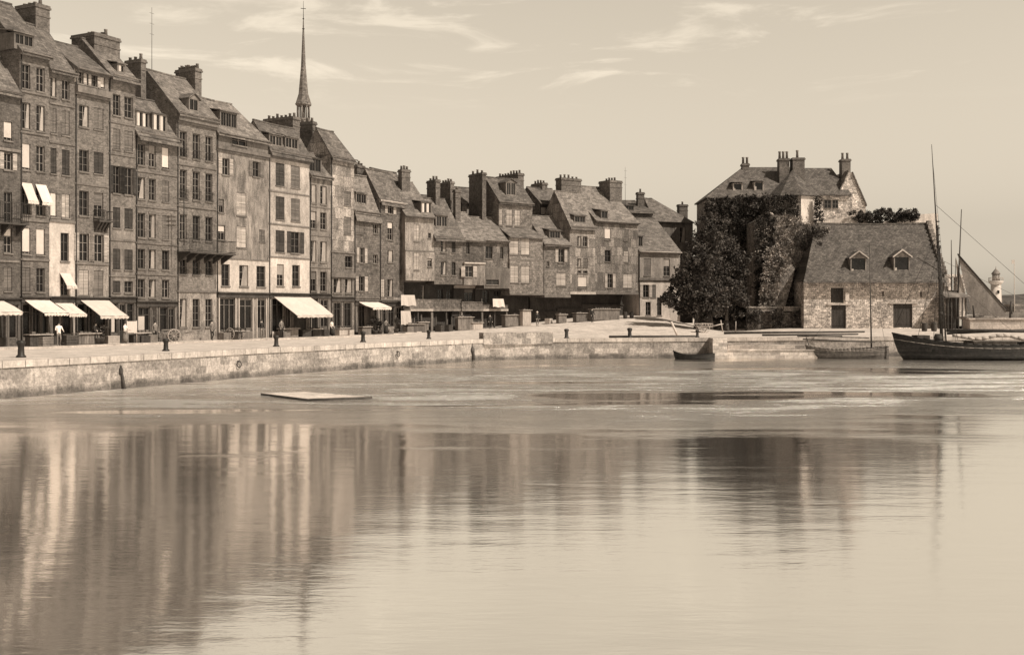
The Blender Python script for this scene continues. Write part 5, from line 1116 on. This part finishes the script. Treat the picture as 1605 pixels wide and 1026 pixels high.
# ---------------------------------------------------------------- boats
def hull(L, B, zb, zm, zs, transom=False, draft=-.5, n=22, full=.5):
    """local x from bow (0) to stern (L); returns MB with hull faces + list of rail points"""
    q = MB(); S = []
    for i in range(n + 1):
        t_ = i / n
        w = B / 2 * min(1, (math.sin(min(1, t_ / full) * math.pi / 2)) ** .75)
        if t_ > .6: w *= 1 - ((t_ - .6) / .4) ** 2 * (.35 if transom else .97)
        zsh = (zb * max(0, 1 - t_ * 2) ** 2.2 + zs * max(0, t_ * 2 - 1) ** 2) + zm * (1 - max(0, 1 - t_ * 2) ** 2.2 - max(0, t_ * 2 - 1) ** 2)
        rk = L * .03 * (1 - t_)
        S.append([(t_ * L - rk * 0, w, zsh), (t_ * L + rk * .4, w * 1.0, zsh * .66), (t_ * L + rk, w * .93, zsh * .3), (t_ * L + rk * 2, w * .7, -.05), (t_ * L + rk * 3, w * .2, draft)])
    for sd in (-1, 1):
        for i in range(n):
            for j in range(4):
                a, b, c, d = S[i][j], S[i+1][j], S[i+1][j+1], S[i][j+1]; P = [(x, y * sd, z) for x, y, z in (a, b, c, d)]; q.poly(P if sd > 0 else P[::-1], 0, True)
    if transom: e = S[-1]; q.poly([(x, y, z) for x, y, z in e] + [(x, -y, z) for x, y, z in reversed(e)])
    return q, S
def boat(name, px0, px1, Y, B, zb, zm, zs, label, mh, ms, cat='boat', transom=False, rz=0, deckdrop=.3, stripe=.62, mdeck=M_WOOD, group='boats moored at the right'):
    x0, x1 = r_(px0) * Y, r_(px1) * Y; L = (x1 - x0); o = empty(name, (x0, Y, 0), rz, label, cat, group); q, S = hull(L, B, zb, zm, zs, transom); q.build('hull', mh, o)
    n = len(S) - 1
    d = MB()
    for i in range(n): a, b = S[i][0], S[i+1][0]; d.poly([(a[0], -a[1] * .97, a[2] - deckdrop), (b[0], -b[1] * .97, b[2] - deckdrop), (b[0], b[1] * .97, b[2] - deckdrop), (a[0], a[1] * .97, a[2] - deckdrop)])
    d.build('deck', mdeck, o); g_ = MB(); s_ = MB()
    for i in range(n):
        for sd in (-1, 1):
            a, b = S[i][0], S[i+1][0]; g_.tube((a[0], a[1] * sd, a[2] + .02), (b[0], b[1] * sd, b[2] + .02), .06 if L > 6 else .035, n=6)
            a, b = Vector(S[i][0]).lerp(Vector(S[i][1]), 1 - stripe), Vector(S[i+1][0]).lerp(Vector(S[i+1][1]), 1 - stripe); a.y = a.y * sd + .02 * sd; b.y = b.y * sd + .02 * sd
            s_.tube(a, b, .02, n=4)
    g_.build('gunwale', ms, o)
    if L > 6: s_.build('painted_line', M_WOODL, o)
    return o, L, S
M_HULL = mat('tarred_hull', .022, 'slate', rough=.5, c=.6, bw=4, bh=.2, mort=.45, bump=.3); M_HULL2 = mat('worn_hull', .10, 'slate', c=.5, bw=3, bh=.16, mort=.5); M_SAIL = mat('furled_canvas', .40, 'plaster', c=.3, scale=2); M_SAILD = mat('tanned_sail', .17, 'plaster', c=.3)
# sailing barge
bo, L, S = boat('sailing_barge', 1398, 1705, 103, 4.6, 2.5, 1.45, 2.1, 'large black-hulled sailing barge with a tall mast moored bow-left at the right edge', M_HULL, M_HULL, group=None, stripe=.35)
s_ = 103 / FPX; mx = (1477 - 1398) * s_
q = MB(); q.tube((mx, 0, .8), (mx - .45, 0, 12.6), .14, .09, n=10); q.tube((mx - .35, .2, 10.4), (mx - .95, .15, zz(226, 103)), .09, .025, n=8)
q.tube((mx + .28, -.2, 1.6), (mx - .3, -.1, 10.6), .07, .05, n=8)
for z, w in ((4.2, .2), (7.5, .18), (10.4, .2)): q.tube((mx - .12 - (z - 4) * .035, 0, z), (mx - .13 - (z - 4) * .035, 0, z + .3), w, n=10)
for k in range(16): z = 3.6 + k * .62; q.lathe([(.17, z), (.19, z + .05), (.17, z + .1)], mx + .12 - z * .045, -.05, n=9)
q.build('mast', M_WOODD, bo)
q = MB(); q.tube((mx + .3, -.3, 2.75), (L - .8, -.2, 2.62), .16, .11, n=8); q.tube((mx + .6, .35, 2.45), (L - 3, .4, 2.9), .11, .08, n=8); q.build('boom', M_WOODD, bo)
q = MB(); px_ = mx + .8; pr = None; FR = [.1 + .09 * abs(math.sin(k * 1.1 + .4)) for k in range(17)]
for k in range(17):   # furled sail heaped under the boom
    t_ = k / 16; p = Vector((mx + .8 + (L - mx - 3) * t_, -.45, 2.3 - .35 * math.sin(t_ * math.pi * 2.3) ** 2)); 
    if pr is not None: q.tube(pr, p, FR[k - 1], FR[k], n=9)
    pr = p
q.build('furled_sail', M_SAIL, bo)
q = MB()
for sx_, yy in ((-1.6, -2.0), (-.6, -2.1), (.6, -2.1), (-1.6, 2.0), (.6, 2.1)): q.tube((mx + sx_, yy, 1.9), (mx - .35, 0, 10.6), .022, n=4)

for k in range(9): z = 2.6 + k * .8; f_ = (z - 1.9) / 8.7; q.tube((mx - 1.6 + 1.25 * f_, -2.0 * (1 - f_), z), (mx + .6 - .95 * f_, -2.1 * (1 - f_), z), .014, n=4)
q.tube((.25, 0, 3.0), (mx - .45, 0, 12.0), .022, n=4); q.tube((L - .5, -.3, 2.9), (mx - .2, 0, 9.4), .016, n=4); q.tube((L * .6, -.3, 2.8), (mx - .2, 0, 8.4), .014, n=4); q.tube((L - 1, 0, 2.7), (mx - .6, 0, 14.5), .02, n=4); q.tube((mx - .9, .1, 19), (mx + .5, -.4, 2.6), .014, n=4)
q.build('rigging', M_IRON, bo)
q = MB(); q.box(2.1, 3.3, -.7, .7, 1.75, 2.3); q.lathe([(.35, 1.8), (.4, 2.1), (.3, 2.45)], 4.0, -.9, n=12); q.build('windlass', M_WOODD, bo)
q = MB(); q.box(7.2, 11.2, -1.2, 1.2, 1.3, 1.72); q.box(7.1, 11.3, -1.3, 1.3, 1.722, 1.8); q.build('hatch_cover', M_WOOD, bo)
# small boat
b2, L, S = boat('small_sailing_boat', 1262, 1393, 106, 2.5, 1.25, .85, 1.15, 'small worn open sailing boat with one thin mast lying left of the barge', M_HULL2, M_WOOD, deckdrop=.35, group=None); s_ = 106 / FPX; mx = (1366 - 1262) * s_
q = MB(); q.tube((mx, 0, .3), (mx - .2, 0, zz(380, 106)), .085, .03, n=8); q.build('mast', M_WOODD, b2)
q = MB(); q.tube((-.3, -.3, 1.85), (mx + .3, -.15, 1.55), .07, .05, n=7); q.tube((-.9, .2, 2.25), (mx - .2, .2, 1.95), .05, .04, n=6); q.tube((.4, .1, 1.2), (.1, -.1, 2.0), .04, n=5); q.build('spar', M_WOODD, b2)
q = MB(); q.tube((.3, 0, 1.3), (mx - .15, 0, 9), .014, n=4); q.tube((L - .3, 0, 1.2), (mx - .15, 0, 9), .014, n=4); q.build('rigging', M_IRON, b2)
q = MB(); 
for x in (2.2, 4.0, 5.6): q.box(x, x + .25, -.95, .95, .62, .68)
q.build('thwart', M_WOODL, b2)
# dinghy
b3, L, S = boat('dinghy', 1055, 1119, 104.2, 1.5, .78, .38, .55, 'small black rowing dinghy tied below the quay wall', M_HULL, M_HULL, deckdrop=.22, transom=True, stripe=.5, group=None)
q = MB()
for x in (1.2, 2.2, 3.1): q.box(x, x + .22, -.6, .6, .3, .34)
q.build('thwart', M_WOOD, b3)
# boats in the outer basin
def far_boat(px0, px1, Y, label, masts, sails=(), zm=1.6):
    o, L, S = boat('fishing_boat', px0, px1, Y, 3.6, 2.6, zm, 2.2, label, M_HULL, M_HULL, stripe=.4, group='fishing boats in the outer basin'); o.location.z = 0
    for a, ya, b, yb, r in masts: q = MB(); q.tube((r_(a) * Y - o.location.x, 0, zz(ya, Y)), (r_(b) * Y - o.location.x, 0, zz(yb, Y)), r, r * .35, n=8); q.build('mast', M_WOODD, o)
    for poly, m, dy in sails:
        q = MB(); P = [(r_(x) * Y - o.location.x, dy, zz(y, Y)) for x, y in poly]; n = len(P); c = (sum(p[0] for p in P) / n, dy - .08, sum(p[2] for p in P) / n)
        for i in range(n): a, b = P[i], P[(i + 1) % n]; q.poly([a, b, c]); q.poly([(b[0], b[1] + .03, b[2]), (a[0], a[1] + .03, a[2]), (c[0], c[1] + .03, c[2])])
        q.build('sail', m, o)
    return o
fb = far_boat(1500, 1640, 132.5, 'dark fishing boat with a raised triangular sail behind the pale quay', [(1500, 496, 1507, 328, .14), (1586, 492, 1584, 478, .1)], [([(1501, 400), (1532, 432), (1577, 484), (1576, 496), (1524, 494), (1513, 452)], M_SAILD, -.1), ([(1499, 402), (1512, 452), (1518, 488), (1505, 486)], M_SAIL, .2)], zm=2.8)
q = MB(); Yf = 132.5; q.tube((r_(1500) * Yf - fb.location.x, -.2, zz(398, Yf)), (r_(1578) * Yf - fb.location.x, -.2, zz(486, Yf)), .09, .06, n=6); q.build('gaff', M_WOODD, fb)
far_boat(1476, 1512, 148, 'fishing boat with two short bare masts behind the quay shed', [(1492, 495, 1491, 376, .13), (1496, 495, 1498, 405, .1)], zm=2.2)

q = MB()
for k in range(7):
    a = Vector((r_(1500) * 127.6 + .5 * k, 127.9, 3.72)); q.tube(a, a + Vector((R.uniform(1.5, 3), R.uniform(-.1, .3), R.uniform(.05, .5))), .07, .05, n=6)
tag(q.build('timber_pile', M_WOOD), 'loose pile of timbers on the pale quay behind the barge mast', 'timber')
for px, h, l in ((1498, 2.4, 'leaning mooring post on the pale quay nearest the shed'), (1527, 1.5, 'short mooring post on the pale quay before the sail'), (1583, 2.0, 'mooring post at the right of the pale quay under the sail tip')):
    q = MB(); q.tube((0, 0, 3.6), (R.uniform(-.2, .2), 0, 3.7 + h), .13, .1, n=8); o = q.build('mooring_post', M_WOODD); o.location = (r_(px) * 127.2, 127.2, 0); tag(o, l, 'post', 'posts on the pale quay')
# ---------------------------------------------------------------- lighthouse, jetty, far shore
Yl = 300; lh = empty('lighthouse', (r_(1561) * Yl, Yl, 0), 0, 'small white round lighthouse with a gallery on the far jetty', 'lighthouse'); M_WHITE = mat('hazed_whitewash', .42, 'plaster', c=.1)  # white dimmed so that distance haze is put into the colour
q = MB(); zt = zz(446, Yl); q.lathe([(1.75, 2), (1.65, 4), (1.3, zt)], n=24); q.build('tower', M_WHITE, lh)
q = MB(); q.lathe([(1.3, zt), (1.9, zt + .6), (1.95, zt + 1.0), (1.5, zt + 1.05)], n=24); q.build('gallery', M_WHITE, lh)
q = MB(); zl = zt + 1.05; q.lathe([(1.0, zl), (1.0, zl + 1.8)], n=16); q.build('lantern', mat('lantern_glass', .25, rough=.2), lh); q = MB(); q.lathe([(1.2, zl + 1.803), (1.1, zl + 2.1), (.5, zl + 2.9), (.12, zl + 3.3), (.05, zl + 4.0)], n=16); q.build('lantern_roof', M_WOOD, lh)
q = MB()
for k in range(18): t_ = k * math.pi / 9; q.tube((1.85 * math.cos(t_), 1.85 * math.sin(t_), zt + 1), (1.85 * math.cos(t_), 1.85 * math.sin(t_), zt + 1.9), .04, n=4); t2 = t_ + math.pi / 9; q.tube((1.85 * math.cos(t_), 1.85 * math.sin(t_), zt + 1.9), (1.85 * math.cos(t2), 1.85 * math.sin(t2), zt + 1.9), .05, n=4)
q.build('railing', M_WHITE, lh)
q = MB(); q.box(-.55, .35, -1.72, -1.5, zz(478, Yl) - .2, zz(470, Yl)); q.box(-.2, .3, -1.55, -1.3, zz(455, Yl) - .8, zz(455, Yl)); q.build('window', M_GLASS, lh)
q = MB(); q.box(r_(1535) * Yl, r_(1700) * Yl, Yl - 3, Yl + 3, -1, 4.1); q.box(r_(1576) * Yl, r_(1700) * Yl, Yl - 2.6, Yl + 1, 4.103, 6.2); tag(q.build('jetty', mat('jetty_stone', .16, 'ashlar', c=.4, bw=3, bh=.8)), 'low dark jetty that carries the lighthouse', 'jetty')
q = MB(); q.tube((0, 0, 4), (0, 0, zz(405, Yl - 10)), .16, .08, n=6); q.box(-.75, -.1, -.03, .03, zz(414, Yl), zz(408, Yl)); o = q.build('flagpole', M_WHITE); o.location = (r_(1590) * (Yl - 2.8), Yl - 2.8, 0); tag(o, 'thin white flagpole right of the lighthouse', 'flagpole')
# far wooded hill
q = MB(); n = 60; Yf = 1150; P = []
for i in range(n + 1):
    x = 300 + 900 * i / n; h = (22 + 2.2 * math.sin(i * .7) + R.uniform(-.6, .6)) * min(1, (i + 1) / 14 * 1.0 if i < 13 else 1); P.append((x, h))
for i in range(n):
    (xa, ha), (xb, hb) = P[i], P[i+1]
    q.poly([(xa, Yf, -1), (xb, Yf, -1), (xb, Yf + 15, hb * .7), (xa, Yf + 15, ha * .7)]); q.poly([(xa, Yf + 15, ha * .7), (xb, Yf + 15, hb * .7), (xb, Yf + 90, hb), (xa, Yf + 90, ha)]); q.poly([(xa, Yf + 90, ha), (xb, Yf + 90, hb), (xb, Yf + 300, -1), (xa, Yf + 300, -1)])
tag(q.build('hills', mat('far_wooded_hill', .07, 'plaster', c=.5, scale=.05, jit=0)), kind='structure')

# ---------------------------------------------------------------- light, sky, camera
sc = bpy.context.scene
SUN_AZ = math.atan2(.84, -.54); EL = math.radians(SUN_EL)
w = bpy.data.worlds.new('World'); sc.world = w; w.use_nodes = True; t = w.node_tree; L_ = t.links.new; bg = t.nodes['Background']
sk = nd(t, 'ShaderNodeTexSky', sky_type='NISHITA'); sk.sun_disc = False; sk.sun_elevation = EL; sk.sun_rotation = SUN_AZ; sk.dust_density = 3.0; sk.air_density = 1.0; sk.ozone_density = 1.0
bw = nd(t, 'ShaderNodeSeparateColor'); L_(sk.outputs[0], bw.inputs[0])   # old plates record the blue light of the sky
tc = nd(t, 'ShaderNodeTexCoord'); mp = nd(t, 'ShaderNodeMapping'); mp.inputs['Scale'].default_value = (4.6, 4.6, 26); mp.inputs['Location'].default_value = CLOC; L_(tc.outputs['Generated'], mp.inputs[0])
nz = nd(t, 'ShaderNodeTexNoise'); nz.inputs['Scale'].default_value = 1.4; nz.inputs['Detail'].default_value = 8; nz.inputs['Roughness'].default_value = .62; nz.inputs['Distortion'].default_value = .5; L_(mp.outputs[0], nz.inputs['Vector'])
cr = nd(t, 'ShaderNodeMapRange', interpolation_type='SMOOTHSTEP'); L_(nz.outputs['Fac'], cr.inputs['Value']); cr.inputs['From Min'].default_value = .52; cr.inputs['From Max'].default_value = .70
sz = nd(t, 'ShaderNodeSeparateXYZ'); L_(tc.outputs['Generated'], sz.inputs[0]); hr = nd(t, 'ShaderNodeMapRange', interpolation_type='SMOOTHSTEP'); L_(sz.outputs[2], hr.inputs['Value']); hr.inputs['From Min'].default_value = .17; hr.inputs['From Max'].default_value = .215; hr.inputs['To Max'].default_value = .3
m1 = nd(t, 'ShaderNodeMath', operation='MULTIPLY'); L_(cr.outputs[0], m1.inputs[0]); L_(hr.outputs[0], m1.inputs[1])
hz = nd(t, 'ShaderNodeMapRange', interpolation_type='SMOOTHSTEP'); L_(sz.outputs[2], hz.inputs['Value']); hz.inputs['From Min'].default_value = -.02; hz.inputs['From Max'].default_value = .08; hz.inputs['To Min'].default_value = 1.9; hz.inputs['To Max'].default_value = 1.0
zn = nd(t, 'ShaderNodeMapRange', interpolation_type='SMOOTHSTEP'); L_(sz.outputs[2], zn.inputs['Value']); zn.inputs['From Min'].default_value = .29; zn.inputs['From Max'].default_value = .62; zn.inputs['To Min'].default_value = 1.0; zn.inputs['To Max'].default_value = .22
m2 = nd(t, 'ShaderNodeMath', operation='ADD'); L_(m1.outputs[0], m2.inputs[0]); m2.inputs[1].default_value = 1
pw = nd(t, 'ShaderNodeMath', operation='POWER'); sm = nd(t, 'ShaderNodeMath', operation='ADD'); L_(bw.outputs[0], sm.inputs[0]); L_(bw.outputs[2], sm.inputs[1]); hf = nd(t, 'ShaderNodeMath', operation='MULTIPLY'); L_(sm.outputs[0], hf.inputs[0]); hf.inputs[1].default_value = .675; L_(hf.outputs[0], pw.inputs[0]); pw.inputs[1].default_value = SKY_P
m3 = nd(t, 'ShaderNodeMath', operation='MULTIPLY'); L_(pw.outputs[0], m3.inputs[0]); m4 = nd(t, 'ShaderNodeMath', operation='MULTIPLY'); L_(m2.outputs[0], m4.inputs[0]); L_(hz.outputs[0], m4.inputs[1]); m5 = nd(t, 'ShaderNodeMath', operation='MULTIPLY'); L_(m4.outputs[0], m5.inputs[0]); L_(zn.outputs[0], m5.inputs[1]); m4 = m5; L_(m4.outputs[0], m3.inputs[1])
tint = nd(t, 'ShaderNodeVectorMath', operation='SCALE'); tint.inputs[0].default_value = (1.0, .877, .70); L_(m3.outputs[0], tint.inputs['Scale']); L_(tint.outputs[0], bg.inputs['Color']); bg.inputs['Strength'].default_value = SKY_S
sd = bpy.data.lights.new('sun', 'SUN'); sd.energy = SUN_E; sd.angle = math.radians(.6); sd.color = (1, .915, .785); so = bpy.data.objects.new('sun', sd); C.objects.link(so)
dirv = Vector((.84 * math.cos(EL), -.54 * math.cos(EL), math.sin(EL))).normalized(); so.rotation_euler = dirv.to_track_quat('Z', 'Y').to_euler()
cd = bpy.data.cameras.new('camera'); cd.sensor_width = 36; cd.lens = 36 * FPX / 1605; cd.shift_y = -28 / 1605; cd.clip_start = .5; cd.clip_end = 8000
co = bpy.data.objects.new('camera', cd); C.objects.link(co); co.location = (0, 0, EYE); co.rotation_euler = (math.pi / 2, 0, 0); sc.camera = co
vs = sc.view_settings; sc.view_settings.view_transform = 'Standard'; vs.look = 'None'; vs.exposure = EXPO; vs.gamma = 1
